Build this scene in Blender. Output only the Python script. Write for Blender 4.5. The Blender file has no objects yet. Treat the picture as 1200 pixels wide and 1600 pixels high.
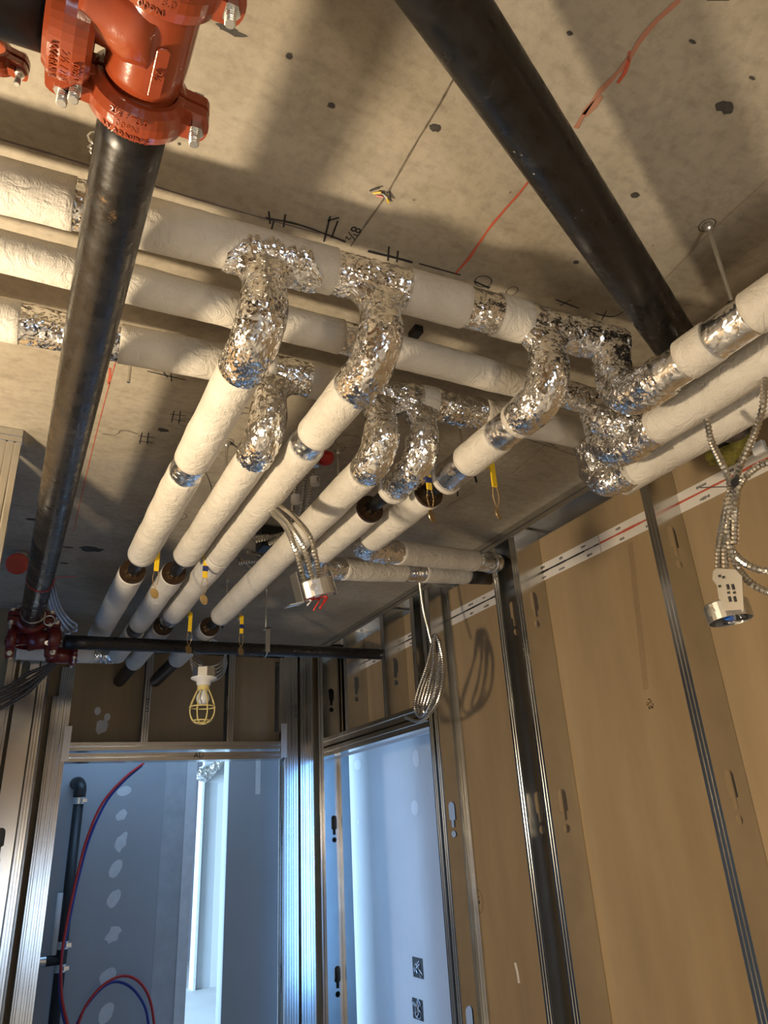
import bpy, bmesh, math, random
from mathutils import Vector, Matrix, noise
from mathutils.geometry import tessellate_polygon
random.seed(7)
C = bpy.context.scene.collection
sc = bpy.context.scene
PI = math.pi

# ---------------------------------------------------------------- camera
RW = ((0.8897093, -0.4534194, -0.0531804), (0.1426124, 0.3866992, -0.9111122), (0.4336807, 0.8030408, 0.4087131))
FPX = 1120.0
EYE = Vector((0, 0, 1.5))
cd = bpy.data.cameras.new('camera'); cam = bpy.data.objects.new('camera', cd); C.objects.link(cam)
r_, d_, f_ = (Vector(v) for v in RW)
M3 = Matrix((r_, -d_, -f_)).transposed()
cam.matrix_world = Matrix.Translation(EYE) @ M3.to_4x4()
cd.sensor_fit = 'VERTICAL'; cd.sensor_height = 36.0; cd.lens = FPX / 1600 * 36.0
cd.clip_start = 0.02; cd.clip_end = 60
sc.camera = cam

# ---------------------------------------------------------------- light
w = bpy.data.worlds.new('world'); sc.world = w; w.use_nodes = True
w.node_tree.nodes['Background'].inputs[0].default_value = (0.45, 0.65, 1.0, 1)
w.node_tree.nodes['Background'].inputs[1].default_value = 0.15
sc.view_settings.view_transform = 'Standard'
try: sc.view_settings.look = 'None'
except Exception: pass
sc.view_settings.gamma = 1.0
sc.view_settings.exposure = 1.08
sc.view_settings.use_curve_mapping = False

def point(name, loc, power, col, size):
    l = bpy.data.lights.new(name, 'POINT'); l.energy = power; l.color = col; l.shadow_soft_size = size
    o = bpy.data.objects.new(name, l); C.objects.link(o); o.location = loc; return o
def area(name, loc, to, power, col, sx, sy):
    l = bpy.data.lights.new(name, 'AREA'); l.energy = power; l.color = col; l.shape = 'RECTANGLE'; l.size = sx; l.size_y = sy
    o = bpy.data.objects.new(name, l); C.objects.link(o); o.location = loc
    o.rotation_euler = (Vector(to) - Vector(loc)).to_track_quat('-Z', 'Y').to_euler(); return o
WARM = (1.0, 0.80, 0.55); DAY = (0.20, 0.47, 1.0)
point('work_light', (-0.80, 1.36, 1.62), 72, WARM, 0.075)
point('work_light_behind', (0.70, -0.60, 1.30), 13, WARM, 0.10)
area('daylight_corridor', (2.40, 2.0, 1.3), (2.50, 4.0, 1.2), 16, DAY, 0.5, 2.2)
area('corridor_wall_fill', (2.15, 5.15, 1.15), (2.7, 5.0, 1.15), 3.0, (0.36, 0.58, 1.0), 0.6, 2.4)  # added fill panel hidden behind the far jamb, evens out the corridor wall
area('daylight_left_room', (-2.2, 2.7, 0.9), (-.9, 4.3, 1.1), 7, DAY, 1.2, 1.4)
area('daylight_rear_window', (-0.1, -2.45, 0.75), (0.1, 4, 0.9), 8.0, (0.50, 0.72, 1.0), 1.0, 0.9)
area('next_room_fill', (1.0, 5.25, 2.6), (1.05, 5.6, 0.5), 4.5, (0.34, 0.6, 1.0), 1.3, 0.4)  # added unseen fill above the header, brightens the next room wall; no fixture there
area('daylight_far_room', (-1.5, 8.2, 1.5), (3, 8.6, 1.2), 300, (0.45, 0.70, 1.0), 2.2, 2.0)

# ---------------------------------------------------------------- helpers
def ray(px, py):
    a, b = (px - 600) / FPX, (py - 800) / FPX
    return Vector((r_[i] * a + d_[i] * b + f_[i] for i in range(3)))
def atz(px, py, z): d = ray(px, py); return EYE + d * ((z - 1.5) / d.z)
def atx(px, py, x): d = ray(px, py); return EYE + d * (x / d.x)
def aty(px, py, y): d = ray(px, py); return EYE + d * (y / d.y)
def atd(px, py, dep): return EYE + ray(px, py) * dep

def link(name, bm, mat, parent=None, smooth=False):
    me = bpy.data.meshes.new(name)
    bm.normal_update(); bm.to_mesh(me); bm.free()
    if mat: me.materials.append(mat)
    if smooth:
        for p in me.polygons: p.use_smooth = True
    o = bpy.data.objects.new(name, me); C.objects.link(o)
    if parent: o.parent = parent; o.matrix_parent_inverse = parent.matrix_world.inverted() if parent.parent is None else Matrix()
    return o
def adopt(o, parent):
    o.parent = parent
def tag(o, label=None, cat=None, group=None, kind=None):
    if label: o['label'] = label
    if cat: o['category'] = cat
    if group: o['group'] = group
    if kind: o['kind'] = kind
    return o
def thing(name, label, cat, loc=(0, 0, 0), group=None):
    o = bpy.data.objects.new(name, None); C.objects.link(o); o.empty_display_size = .05
    o['label'] = label; o['category'] = cat
    if group: o['group'] = group
    return o            # kept at the world origin so children keep world coordinates

def place_origin(root):
    "move an empty to the base of its parts without moving them"
    pts = [v.co for ch in root.children if ch.type == 'MESH' for v in ch.data.vertices]
    if not pts: return
    c = Vector((sum(p.x for p in pts) / len(pts), sum(p.y for p in pts) / len(pts), min(p.z for p in pts)))
    root.location = c
    for ch in root.children:
        if ch.type == 'MESH' and ch.data.users == 1:
            ch.data.transform(Matrix.Translation(-c))
            for g in ch.children: 
                if g.type == 'MESH': g.data.transform(Matrix.Translation(-c))

def catmull(P, n=8):
    P = [Vector(p) for p in P]
    Q = [P[0] * 2 - P[1]] + P + [P[-1] * 2 - P[-2]]
    out = []
    for i in range(1, len(Q) - 2):
        a, b, c, d = Q[i - 1:i + 3]
        for k in range(n):
            t = k / n
            out.append(.5 * ((2 * b) + (c - a) * t + (2 * a - 5 * b + 4 * c - d) * t * t + (3 * b - a - 3 * c + d) * t ** 3))
    out.append(P[-1]); return out
def resample(P, step):
    L = [0]
    for a, b in zip(P, P[1:]): L.append(L[-1] + (b - a).length)
    n = max(1, int(round(L[-1] / step))); out = []; j = 0
    for i in range(n + 1):
        s = L[-1] * i / n
        while j < len(P) - 2 and L[j + 1] < s: j += 1
        t = (s - L[j]) / max(1e-9, L[j + 1] - L[j]); out.append(P[j].lerp(P[j + 1], min(1, max(0, t))))
    return out
def tube(bm, P, r, n=24, disp=None, cap=True, capr=True):
    "sweep; r may be number or function of (index, total)"
    P = [Vector(p) for p in P]; N = len(P)
    t0 = (P[1] - P[0]).normalized()
    up = Vector((0, 0, 1)) if abs(t0.z) < .9 else Vector((1, 0, 0))
    u = (up - t0 * up.dot(t0)).normalized(); rings = []
    for i in range(N):
        t = (P[min(i + 1, N - 1)] - P[max(i - 1, 0)]).normalized()
        u = (u - t * u.dot(t)).normalized(); v = t.cross(u)
        rr = r(i, N) if callable(r) else r
        ring = []
        for k in range(n):
            a = 2 * PI * k / n; nv = u * math.cos(a) + v * math.sin(a)
            p = P[i] + nv * rr
            if disp: p = p + nv * disp(p, i, k)
            ring.append(bm.verts.new(p))
        rings.append(ring)
    for A, B in zip(rings, rings[1:]):
        for k in range(n):
            bm.faces.new((A[k], A[(k + 1) % n], B[(k + 1) % n], B[k]))
    if cap:
        bm.faces.new(list(reversed(rings[0]))); bm.faces.new(rings[-1])
    return rings
def box(bm, lo, hi, M=None):
    vs = [Vector((x, y, z)) for x in (lo[0], hi[0]) for y in (lo[1], hi[1]) for z in (lo[2], hi[2])]
    if M: vs = [M @ v for v in vs]
    v = [bm.verts.new(p) for p in vs]
    for f in ((0, 1, 3, 2), (4, 6, 7, 5), (0, 4, 5, 1), (2, 3, 7, 6), (0, 2, 6, 4), (1, 5, 7, 3)):
        bm.faces.new([v[i] for i in f])
def prism(bm, poly, M, h):
    "extrude 2d polygon from 0 to h along local z under matrix M"
    a = [bm.verts.new(M @ Vector((x, y, 0))) for x, y in poly]; b = [bm.verts.new(M @ Vector((x, y, h))) for x, y in poly]
    n = len(poly)
    for i in range(n): bm.faces.new((a[i], a[(i + 1) % n], b[(i + 1) % n], b[i]))
    bm.faces.new(list(reversed(a))); bm.faces.new(b)
def frame(o, x, y, z):
    return Matrix.Translation(Vector(o)) @ Matrix((Vector(x), Vector(y), Vector(z))).transposed().to_4x4()
def axis_frame(o, zdir, xhint=(1, 0, 0)):
    z = Vector(zdir).normalized(); x = Vector(xhint); x = (x - z * x.dot(z)).normalized(); return frame(o, x, z.cross(x), z)
def lathe(bm, M, prof, n=24):
    rings = []
    for r, z in prof:
        rings.append([bm.verts.new(M @ Vector((r * math.cos(2 * PI * k / n), r * math.sin(2 * PI * k / n), z))) for k in range(n)])
    for A, B in zip(rings, rings[1:]):
        for k in range(n): bm.faces.new((A[k], A[(k + 1) % n], B[(k + 1) % n], B[k]))
    bm.faces.new(list(reversed(rings[0]))); bm.faces.new(rings[-1])
def text(name, s, M, size, mat, parent, extrude=0.0004, bold=0):
    cu = bpy.data.curves.new(name, 'FONT'); cu.body = s; cu.size = size; cu.extrude = extrude; cu.align_x = 'CENTER'; cu.align_y = 'CENTER'; cu.offset = bold
    cu.resolution_u = 2
    o = bpy.data.objects.new(name, cu); C.objects.link(o)
    dg = bpy.context.evaluated_depsgraph_get(); me = bpy.data.meshes.new_from_object(o.evaluated_get(dg))
    bpy.data.objects.remove(o); bpy.data.curves.remove(cu)
    me.transform(M); me.materials.clear(); me.materials.append(mat)
    o = bpy.data.objects.new(name, me); C.objects.link(o); o.parent = parent; return o

# ---------------------------------------------------------------- materials
def nmat(name):
    m = bpy.data.materials.new(name); m.use_nodes = True; nt = m.node_tree; return m, nt, nt.nodes['Principled BSDF']
def N(nt, t, **k):
    n = nt.nodes.new(t)
    for a, b in k.items():
        if a in n.inputs: n.inputs[a].default_value = b
        else: setattr(n, a, b)
    return n
def coords(nt, scale=(1, 1, 1)):
    g = N(nt, 'ShaderNodeNewGeometry'); m = N(nt, 'ShaderNodeMapping'); m.inputs['Scale'].default_value = scale
    nt.links.new(g.outputs['Position'], m.inputs['Vector']); return m.outputs[0]
def ramp(nt, src, stops):
    r = N(nt, 'ShaderNodeValToRGB'); e = r.color_ramp.elements
    while len(e) < len(stops): e.new(.5)
    for el, (p, c) in zip(e, stops): el.position = p; el.color = (*c, 1) if len(c) == 3 else c
    nt.links.new(src, r.inputs[0]); return r.outputs[0]
def bump(nt, b, src, s, d=0.01, prev=None):
    n = N(nt, 'ShaderNodeBump'); n.inputs['Strength'].default_value = s; n.inputs['Distance'].default_value = d
    nt.links.new(src, n.inputs['Height'])
    if prev: nt.links.new(prev, n.inputs['Normal'])
    nt.links.new(n.outputs[0], b.inputs['Normal']); return n.outputs[0]
def noise_t(nt, vec, scale, detail=4, rough=.55, dist=0):
    n = N(nt, 'ShaderNodeTexNoise'); n.inputs['Scale'].default_value = scale; n.inputs['Detail'].default_value = detail
    n.inputs['Roughness'].default_value = rough; n.inputs['Distortion'].default_value = dist
    nt.links.new(vec, n.inputs['Vector']); return n.outputs['Fac']
def mixc(nt, fac, a, b, mode='MIX'):
    n = N(nt, 'ShaderNodeMix'); n.data_type = 'RGBA'; n.blend_type = mode
    for s, v in ((0, fac), (6, a), (7, b)):
        if hasattr(v, 'is_linked') or hasattr(v, 'links'): nt.links.new(v, n.inputs[s])
        else: n.inputs[s].default_value = v if s == 0 else (*v, 1)
    return n.outputs[2]
def simple(name, col, rough=.5, metal=0.0, var=0.0, vscale=20, bumps=0.0, bscale=60, coat=0):
    m, nt, b = nmat(name); b.inputs['Roughness'].default_value = rough; b.inputs['Metallic'].default_value = metal
    if coat: b.inputs['Coat Weight'].default_value = coat
    v = coords(nt)
    if var:
        f = noise_t(nt, v, vscale); c = ramp(nt, f, [(.25, tuple(x * (1 - var) for x in col)), (.75, tuple(min(1, x * (1 + var)) for x in col))])
        nt.links.new(c, b.inputs['Base Color'])
    else: b.inputs['Base Color'].default_value = (*col, 1)
    if bumps: bump(nt, b, noise_t(nt, v, bscale), bumps, .002)
    return m

def concrete():
    m, nt, b = nmat('concrete_slab'); v = coords(nt)
    a = noise_t(nt, v, 2.2, 6, .6); c1 = ramp(nt, a, [(.3, (.29, .25, .19)), (.5, (.38, .335, .26)), (.72, (.46, .41, .33))])
    f = noise_t(nt, v, 45, 5, .7); c2 = ramp(nt, f, [(.3, (.72, .72, .72)), (.55, (1, 1, 1))])
    c = mixc(nt, .7, c1, c2, 'MULTIPLY')
    s = noise_t(nt, coords(nt, (5, 14, 1)), 3, 5, .6); c3 = ramp(nt, s, [(.33, (.62, .6, .58)), (.5, (1, 1, 1))])
    c = mixc(nt, .35, c, c3, 'MULTIPLY')
    vo = N(nt, 'ShaderNodeTexVoronoi'); vo.inputs['Scale'].default_value = 9; nt.links.new(v, vo.inputs['Vector'])
    p = ramp(nt, vo.outputs['Distance'], [(.015, (.35, .33, .3)), (.04, (1, 1, 1))]); c = mixc(nt, .7, c, p, 'MULTIPLY')
    nt.links.new(c, b.inputs['Base Color']); b.inputs['Roughness'].default_value = .75
    bump(nt, b, f, .25, .004); return m
def jacket_mat():
    m, nt, b = nmat('white_jacket'); v = coords(nt)
    a = noise_t(nt, v, 9, 5, .6); c = ramp(nt, a, [(.3, (.53, .495, .43)), (.6, (.61, .575, .505))])
    nt.links.new(c, b.inputs['Base Color']); b.inputs['Roughness'].default_value = .55
    w1 = N(nt, 'ShaderNodeTexWave'); w1.inputs['Scale'].default_value = 60; w1.inputs['Distortion'].default_value = 1; nt.links.new(v, w1.inputs['Vector'])
    w2 = N(nt, 'ShaderNodeTexWave'); w2.bands_direction = 'Y'; w2.inputs['Scale'].default_value = 60; w2.inputs['Distortion'].default_value = 1; nt.links.new(v, w2.inputs['Vector'])
    n1 = bump(nt, b, w1.outputs['Fac'], .12, .001); n2 = bump(nt, b, w2.outputs['Fac'], .12, .001, n1)
    big = noise_t(nt, coords(nt, (1, 1, 1)), 20, 4, .6, 2.0)
    bump(nt, b, big, .8, .008, n2); return m
def foil_mat(name, crumple, rough, tint=(.80, .79, .77)):
    m, nt, b = nmat(name); v = coords(nt)
    b.inputs['Base Color'].default_value = (*tint, 1); b.inputs['Metallic'].default_value = 1; b.inputs['Roughness'].default_value = rough
    nz = N(nt, 'ShaderNodeTexNoise'); nz.inputs['Scale'].default_value = 14; nt.links.new(v, nz.inputs['Vector'])
    mx = N(nt, 'ShaderNodeVectorMath'); mx.operation = 'MULTIPLY_ADD'; nt.links.new(nz.outputs['Color'], mx.inputs[0]); mx.inputs[1].default_value = (.09, .09, .09); nt.links.new(v, mx.inputs[2])
    prev = None
    for sc_, st, ds in ((34, crumple, .006), (85, crumple * .7, .003)):
        vo = N(nt, 'ShaderNodeTexVoronoi'); vo.inputs['Scale'].default_value = sc_; vo.feature = 'F1'; nt.links.new(mx.outputs[0], vo.inputs['Vector'])
        # facet height = offset from the cell point dotted with the cell's random colour
        sub = N(nt, 'ShaderNodeVectorMath'); sub.operation = 'SUBTRACT'; nt.links.new(mx.outputs[0], sub.inputs[0]); nt.links.new(vo.outputs['Position'], sub.inputs[1])
        cen = N(nt, 'ShaderNodeVectorMath'); cen.operation = 'SUBTRACT'; nt.links.new(vo.outputs['Color'], cen.inputs[0]); cen.inputs[1].default_value = (.5, .5, .5)
        dt = N(nt, 'ShaderNodeVectorMath'); dt.operation = 'DOT_PRODUCT'; nt.links.new(sub.outputs[0], dt.inputs[0]); nt.links.new(cen.outputs[0], dt.inputs[1])
        ml = N(nt, 'ShaderNodeMath'); ml.operation = 'MULTIPLY'; nt.links.new(dt.outputs['Value'], ml.inputs[0]); ml.inputs[1].default_value = sc_ * 1.6
        prev = bump(nt, b, ml.outputs[0], st, ds, prev)
    bump(nt, b, noise_t(nt, v, 30, 3), .3 * min(1, crumple + .2), .006, prev); return m
def black_pipe(name, base=(.009, .0085, .009), rust=.0, rough=.32, specks=False):
    m, nt, b = nmat(name); v = coords(nt)
    a = noise_t(nt, v, 7, 6, .7, .6); c1 = ramp(nt, a, [(.45, base), (.64, tuple(x * 1.8 for x in base)), (.76, (.06, .057, .054))])
    c = c1
    if rust:
        f = noise_t(nt, v, 5.5, 6, .75); k = ramp(nt, f, [(.64, (0, 0, 0)), (.72, (1, 1, 1))])
        c = mixc(nt, k, c1, (.26, .12, .04)) if False else c1
        n = N(nt, 'ShaderNodeMix'); n.data_type = 'RGBA'; nt.links.new(k, n.inputs[0]); nt.links.new(c1, n.inputs[6]); n.inputs[7].default_value = (.22, .13, .06, 1); c = n.outputs[2]
    nt.links.new(c, b.inputs['Base Color']); b.inputs['Metallic'].default_value = .1
    if specks:
        vo = N(nt, 'ShaderNodeTexVoronoi'); vo.inputs['Scale'].default_value = 38; nt.links.new(v, vo.inputs['Vector'])
        k2 = ramp(nt, vo.outputs['Distance'], [(.05, (1, 1, 1)), (.09, (0, 0, 0))]); g2 = ramp(nt, noise_t(nt, v, 5, 3), [(.5, (0, 0, 0)), (.62, (1, 1, 1))])
        kk = mixc(nt, 1.0, k2, g2, 'MULTIPLY'); n = N(nt, 'ShaderNodeMix'); n.data_type = 'RGBA'; nt.links.new(kk, n.inputs[0]); nt.links.new(c1, n.inputs[6]); n.inputs[7].default_value = (.4, .36, .3, 1)
        nt.links.new(n.outputs[2], b.inputs['Base Color'])
    rr = ramp(nt, noise_t(nt, v, 25, 5), [(.35, (rough * .7,) * 3), (.65, (rough * 1.7,) * 3)])
    nt.links.new(rr, b.inputs['Roughness']); bump(nt, b, noise_t(nt, v, 90, 4), .15, .002); return m
def galv(name, col=(.74, .74, .72), rough=.24):
    m, nt, b = nmat(name); v = coords(nt)
    c = ramp(nt, noise_t(nt, v, 9, 2), [(.3, tuple(x * .9 for x in col)), (.7, col)]); nt.links.new(c, b.inputs['Base Color'])
    b.inputs['Metallic'].default_value = 1; b.inputs['Roughness'].default_value = rough
    return m
def paper(name, col):
    m, nt, b = nmat(name); v = coords(nt)
    a = noise_t(nt, coords(nt, (3, 3, .5)), 2.5, 5, .6); c = ramp(nt, a, [(.3, tuple(x * .86 for x in col)), (.7, tuple(x * 1.1 for x in col))])
    f = ramp(nt, noise_t(nt, v, 11, 6, .8), [(.72, (1, 1, 1)), (.8, (1.25, 1.22, 1.15))]); c = mixc(nt, .5, c, f, 'MULTIPLY')
    nt.links.new(c, b.inputs['Base Color']); b.inputs['Roughness'].default_value = .62
    bump(nt, b, noise_t(nt, v, 120, 2), .06, .001); return m
MAT = dict(
    black_speck=black_pipe('black_steel_specked', base=(.006, .0055, .005), rough=.3, specks=True),
    concrete=concrete(), jacket=jacket_mat(), foil=foil_mat('crumpled_foil', .9, .16), foil_flat=foil_mat('smooth_foil', .6, .22),
    black=black_pipe('black_steel'), black_rust=black_pipe('black_steel_rusty', rust=1, rough=.25), galv=galv('galvanised_steel', (.66, .66, .64), rough=.2),
    paper=paper('brown_drywall_paper', (.335, .24, .13)), gyp=simple('painted_drywall', (.55, .57, .58), .7, var=.05, vscale=3),
    gyp_dark=simple('bare_drywall', (.36, .38, .40), .75, var=.06, vscale=2), mud=simple('joint_compound', (.66, .67, .67), .8, var=.08),
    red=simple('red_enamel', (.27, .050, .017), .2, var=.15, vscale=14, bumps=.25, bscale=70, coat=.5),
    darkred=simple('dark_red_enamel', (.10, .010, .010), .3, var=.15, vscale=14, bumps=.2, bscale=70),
    zinc=galv('zinc_bolt', (.74, .74, .71), .34), cable=galv('armoured_cable_metal', (.60, .58, .53), .28),
    tape=simple('white_tape', (.72, .68, .62), .5, var=.05), ink=simple('black_ink', (.02, .02, .022), .6), redink=simple('red_chalk', (.50, .10, .055), .8),
    fiber=simple('insulation_end', (.028, .014, .006), .35, var=.3, vscale=80, bumps=.5, bscale=150),
    rubber=simple('black_rubber', (.012, .012, .013), .45, var=.3, vscale=30, bumps=.3), brass=simple('brass', (.62, .44, .2), .25, 1),
    yellow=simple('yellow_plastic', (.75, .50, .015), .35), blue=simple('blue_plastic', (.01, .02, .12), .4), blue2=simple('blue_cap', (.02, .13, .55), .35),
    bulb=simple('frosted_glass', (.6, .62, .62), .2), cage=simple('pale_yellow_plastic', (.60, .50, .20), .4), porcelain=simple('white_porcelain', (.62, .62, .6), .25),
    wool=simple('yellow_wool', (.30, .26, .05), .9, var=.4, vscale=90, bumps=1, bscale=120), greycable=simple('grey_cable_jacket', (.10, .10, .105), .35, .5, bumps=.3, bscale=300), redwire=simple('red_wire', (.45, .02, .02), .35), bluewire=simple('blue_tube', (.015, .04, .28), .35),
    slabdark=simple('corridor_floor', (.5, .5, .5), .6, var=.1, vscale=2), disk=simple('orange_cap', (.50, .05, .02), .5), stain=simple('oil_stain', (.06, .055, .05), .6, var=.4, vscale=60),
    seam=simple('slab_seam', (.15, .125, .095), .9, var=.5, vscale=60), whitewire=simple('silver_duct', (.6, .6, .62), .25, .9),
)

# ================================================================ STRUCTURE
X0 = 1.948; ZC = 2.75; TH = 0.0723; DEP = 0.14
def struct(o, label=None, cat=None):
    o['kind'] = 'structure'; return tag(o, label, cat)
bm = bmesh.new(); box(bm, (-5, -4, ZC), (6, 12, ZC + .2)); ceiling = struct(link('ceiling', bm, MAT['concrete']), 'bare concrete slab ceiling with chalk lines and marker scribbles', 'ceiling')
bm = bmesh.new(); box(bm, (-5, -4, -.1), (6, 12, 0)); floor = struct(link('floor', bm, MAT['slabdark']), 'pale floor seen through the left doorway', 'floor')

def slab_panels(name, root, mat, boxes):
    for b in boxes:
        bm = bmesh.new(); box(bm, *b); link(name, bm, mat, root)

HOLES = (2.39, 1.575, .74)
def oval(cx, cz, w, h, n=6):
    P = []
    for k in range(n + 1): a = PI * k / n; P.append((cx + w / 2 * math.cos(a), cz + h / 2 - w / 2 + w / 2 * math.sin(a)))
    P += [(cx - w / 2, cz - h / 2 + .02), (cx - w / 4, cz - h / 2 + .015), (cx - w / 4, cz - h / 2 - .015), (cx + w / 4, cz - h / 2 - .015), (cx + w / 4, cz - h / 2 + .015), (cx + w / 2, cz - h / 2 + .02)]
    return P
def circle(cx, cz, r, n=12): return [(cx + r * math.cos(2 * PI * k / n), cz + r * math.sin(2 * PI * k / n)) for k in range(n)]
def c_stud(parent, org, eu, ev, z0, z1, F=.041, D=DEP, name='stud', dirt=None, back=True):
    "org at the web on the room face; eu the way the flanges run, ev into the wall; real cut-outs in the web"
    bm = bmesh.new(); org = Vector(org); eu = Vector(eu); ev = Vector(ev)
    W = lambda u, v, z: org + eu * u + ev * v + Vector((0, 0, z))
    loops = [[(0, z0), (D, z0), (D, z1), (0, z1)]]
    for hz in HOLES:
        if z0 + .15 < hz < z1 - .08: loops.append(oval(.055 + .008, hz, .04, .10)); loops.append(circle(.055 + .008, hz - .095, .016))
    flat = [p for l in loops for p in l]
    tris = tessellate_polygon([[Vector((a, b, 0)) for a, b in l] for l in loops])
    vs = [bm.verts.new(W(0, a, b)) for a, b in flat]
    for t in tris:
        try: bm.faces.new([vs[i] for i in t])
        except ValueError: pass
    for side in ((0, D) if back else (0,)):
        s = 1 if side == 0 else -1
        prof = [(0, 0), (F * .24, 0), (F * .30, .002), (F * .36, 0), (F * .62, 0), (F * .68, .002), (F * .74, 0), (F, 0), (F, .009)]
        a = [bm.verts.new(W(u, side + s * v, z0)) for u, v in prof]; b = [bm.verts.new(W(u, side + s * v, z1)) for u, v in prof]
        for i in range(len(prof) - 1): bm.faces.new((a[i], a[i + 1], b[i + 1], b[i]))
    o = link(name, bm, MAT['galv'], parent)
    md = o.modifiers.new('thick', 'SOLIDIFY'); md.thickness = .0009; md.offset = 0
    return o
def track(parent, a, b, ev, z, leg, D=DEP, up=False, name='track'):
    "U channel from a to b (room face line), legs hanging down (or up)"
    bm = bmesh.new(); a = Vector(a); b = Vector(b); ev = Vector(ev); s = 1 if up else -1
    prof = [(0, s * leg), (.0015, s * leg * .6), (0, s * leg * .5), (0, 0), (D, 0), (D, s * leg)]
    A = [bm.verts.new(a + ev * v + Vector((0, 0, z + q))) for v, q in prof]; B = [bm.verts.new(b + ev * v + Vector((0, 0, z + q))) for v, q in prof]
    for i in range(len(prof) - 1): bm.faces.new((A[i], A[i + 1], B[i + 1], B[i]))
    o = link(name, bm, MAT['galv'], parent); md = o.modifiers.new('thick', 'SOLIDIFY'); md.thickness = .001; md.offset = 0; return o
def hat(parent, a, b, ev, z0, z1, D=.06, name='header_bar'):
    "a closed header bar with a grooved face"
    bm = bmesh.new(); a = Vector(a); b = Vector(b); ev = Vector(ev); h = z1 - z0
    prof = [(0, z0), (0, z0 + h * .42), (.003, z0 + h * .48), (.003, z0 + h * .54), (0, z0 + h * .6), (0, z1), (D, z1), (D, z0)]
    A = [bm.verts.new(a + ev * v + Vector((0, 0, q))) for v, q in prof]; B = [bm.verts.new(b + ev * v + Vector((0, 0, q))) for v, q in prof]
    n = len(prof)
    for i in range(n): bm.faces.new((A[i], A[(i + 1) % n], B[(i + 1) % n], B[i]))
    bm.faces.new(A); bm.faces.new(list(reversed(B)))
    return link(name, bm, MAT['galv'], parent)

# ---- right wall
wr = struct(thing('wall_right', 'long right wall of steel studs in front of brown drywall', 'wall')); EX = Vector((1, 0, 0)); EY = Vector((0, 1, 0))
xd = X0 + DEP + .002
slab_panels('drywall_panel', wr, MAT['paper'], [((xd, 2.40, 0), (xd + .016, 3.19, ZC)), ((xd, 1.615, 0), (xd + .016, 2.398, ZC)), ((xd, -.46, 0), (xd + .016, 1.613, ZC)), ((xd, -1.68, 0), (xd + .016, -.464, ZC)),
    ((xd, 3.194, 2.0), (xd + .016, 4.64, ZC)), ((xd, 4.6, 2.0), (xd + .016, 4.95, ZC))])
c_stud(wr, (X0, 3.215, 0), EY, EX, 0, ZC - .01)
c_stud(wr, (X0, 3.205, 0), -EY, EX, 0, ZC - .01)
c_stud(wr, (X0, 2.535, 0), EY, EX, 0, ZC - .01)
c_stud(wr, (X0, 2.385, 0), EY, EX, 0, ZC - .01)
c_stud(wr, (X0, 1.60, 0), EY, EX, 0, ZC - .01)
c_stud(wr, (X0, .97, 0), EY, EX, 0, ZC - .01)
c_stud(wr, (X0, .36, 0), EY, EX, 0, ZC - .01)
c_stud(wr, (X0, 4.65, 0), EY, EX, 0, ZC - .01)
c_stud(wr, (X0, 4.735, 0), -EY, EX, 0, ZC - .01, F=.035)
for y in (4.24, 3.70, 3.33): c_stud(wr, (X0, y, 0), EY, EX, 2.10, ZC - .01)
track(wr, (X0 - .002, -1.7, 0), (X0 - .002, 4.77, 0), EX, ZC - .002, .05)
hat(wr, (X0 - .003, 3.26, 0), (X0 - .003, 4.65, 0), EX, 1.985, 2.038)
hat(wr, (X0 - .003, 3.26, 0), (X0 - .003, 4.65, 0), EX, 2.05, 2.105)
bm = bmesh.new(); box(bm, (X0 + .058, 3.26, 1.985), (X0 + DEP, 4.65, 2.0)); link('header_soffit', bm, MAT['gyp'], wr)
bm = bmesh.new(); box(bm, (X0 + .10, 4.60, 0), (X0 + DEP + .02, 4.648, 2.0)); link('jamb_lining', bm, MAT['galv'], wr)

# paper tape along the drywall edge, in the three lengths that show between the studs
for y0, y1 in ((3.20, 4.3), (2.02, 3.19), (1.66, 2.015), (.76, 1.655), (-.4, .755)):
    bm = bmesh.new(); box(bm, (xd - .0022, y0, 2.502), (xd - .0002, y1, 2.578)); t = link('edge_tape', bm, MAT['tape'], wr)
    bm = bmesh.new(); n = max(3, int((y1 - y0) / .03)); red = y1 < 2.5
    for i in range(n):
        ya = y0 + (y1 - y0) * i / n; yb = ya + (y1 - y0) / n; wob = .004 + .004 * noise.noise(Vector((ya * 9, 0, 0)))
        box(bm, (xd - .003, ya, 2.541 - wob), (xd - .0024, yb, 2.541 + wob))
    link('tape_line', bm, MAT['redink'] if red else MAT['ink'], t)
    bm = bmesh.new(); y = y0 + .04
    while y < y1 - .08:
        for row in (2.562, 2.515):
            yy = y + random.uniform(0, .04)
            for k in range(random.randint(4, 8)):
                q = random.uniform(.003, .006); box(bm, (xd - .003, yy, row - q), (xd - .0024, yy + .0032, row + q)); yy += .0055
        y += random.uniform(.12, .2)
    link('tape_print', bm, MAT['ink'], t)
text('marker_number', '5', frame(atx(748, 1408, xd - .001), (0, -1, 0), (0, 0, 1), (-1, 0, 0)), .05, MAT['ink'], wr, .0003)
def ring_mark(parent, c, r, th, ex, ey, sx=1, name='marker_ring', mat=None):
    bm = bmesh.new(); c = Vector(c); ex = Vector(ex); ey = Vector(ey); n = 28; A = []; B = []
    for k in range(n):
        a = 2 * PI * k / n; d = ex * math.cos(a) * sx + ey * math.sin(a); A.append(bm.verts.new(c + d * r)); B.append(bm.verts.new(c + d * (r - th)))
    for k in range(n): bm.faces.new((A[k], A[(k + 1) % n], B[(k + 1) % n], B[k]))
    return link(name, bm, mat or MAT['ink'], parent)
ring_mark(wr, atx(748, 1408, xd - .001), .048, .002, (0, -1, 0), (0, 0, 1), .7)
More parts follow.
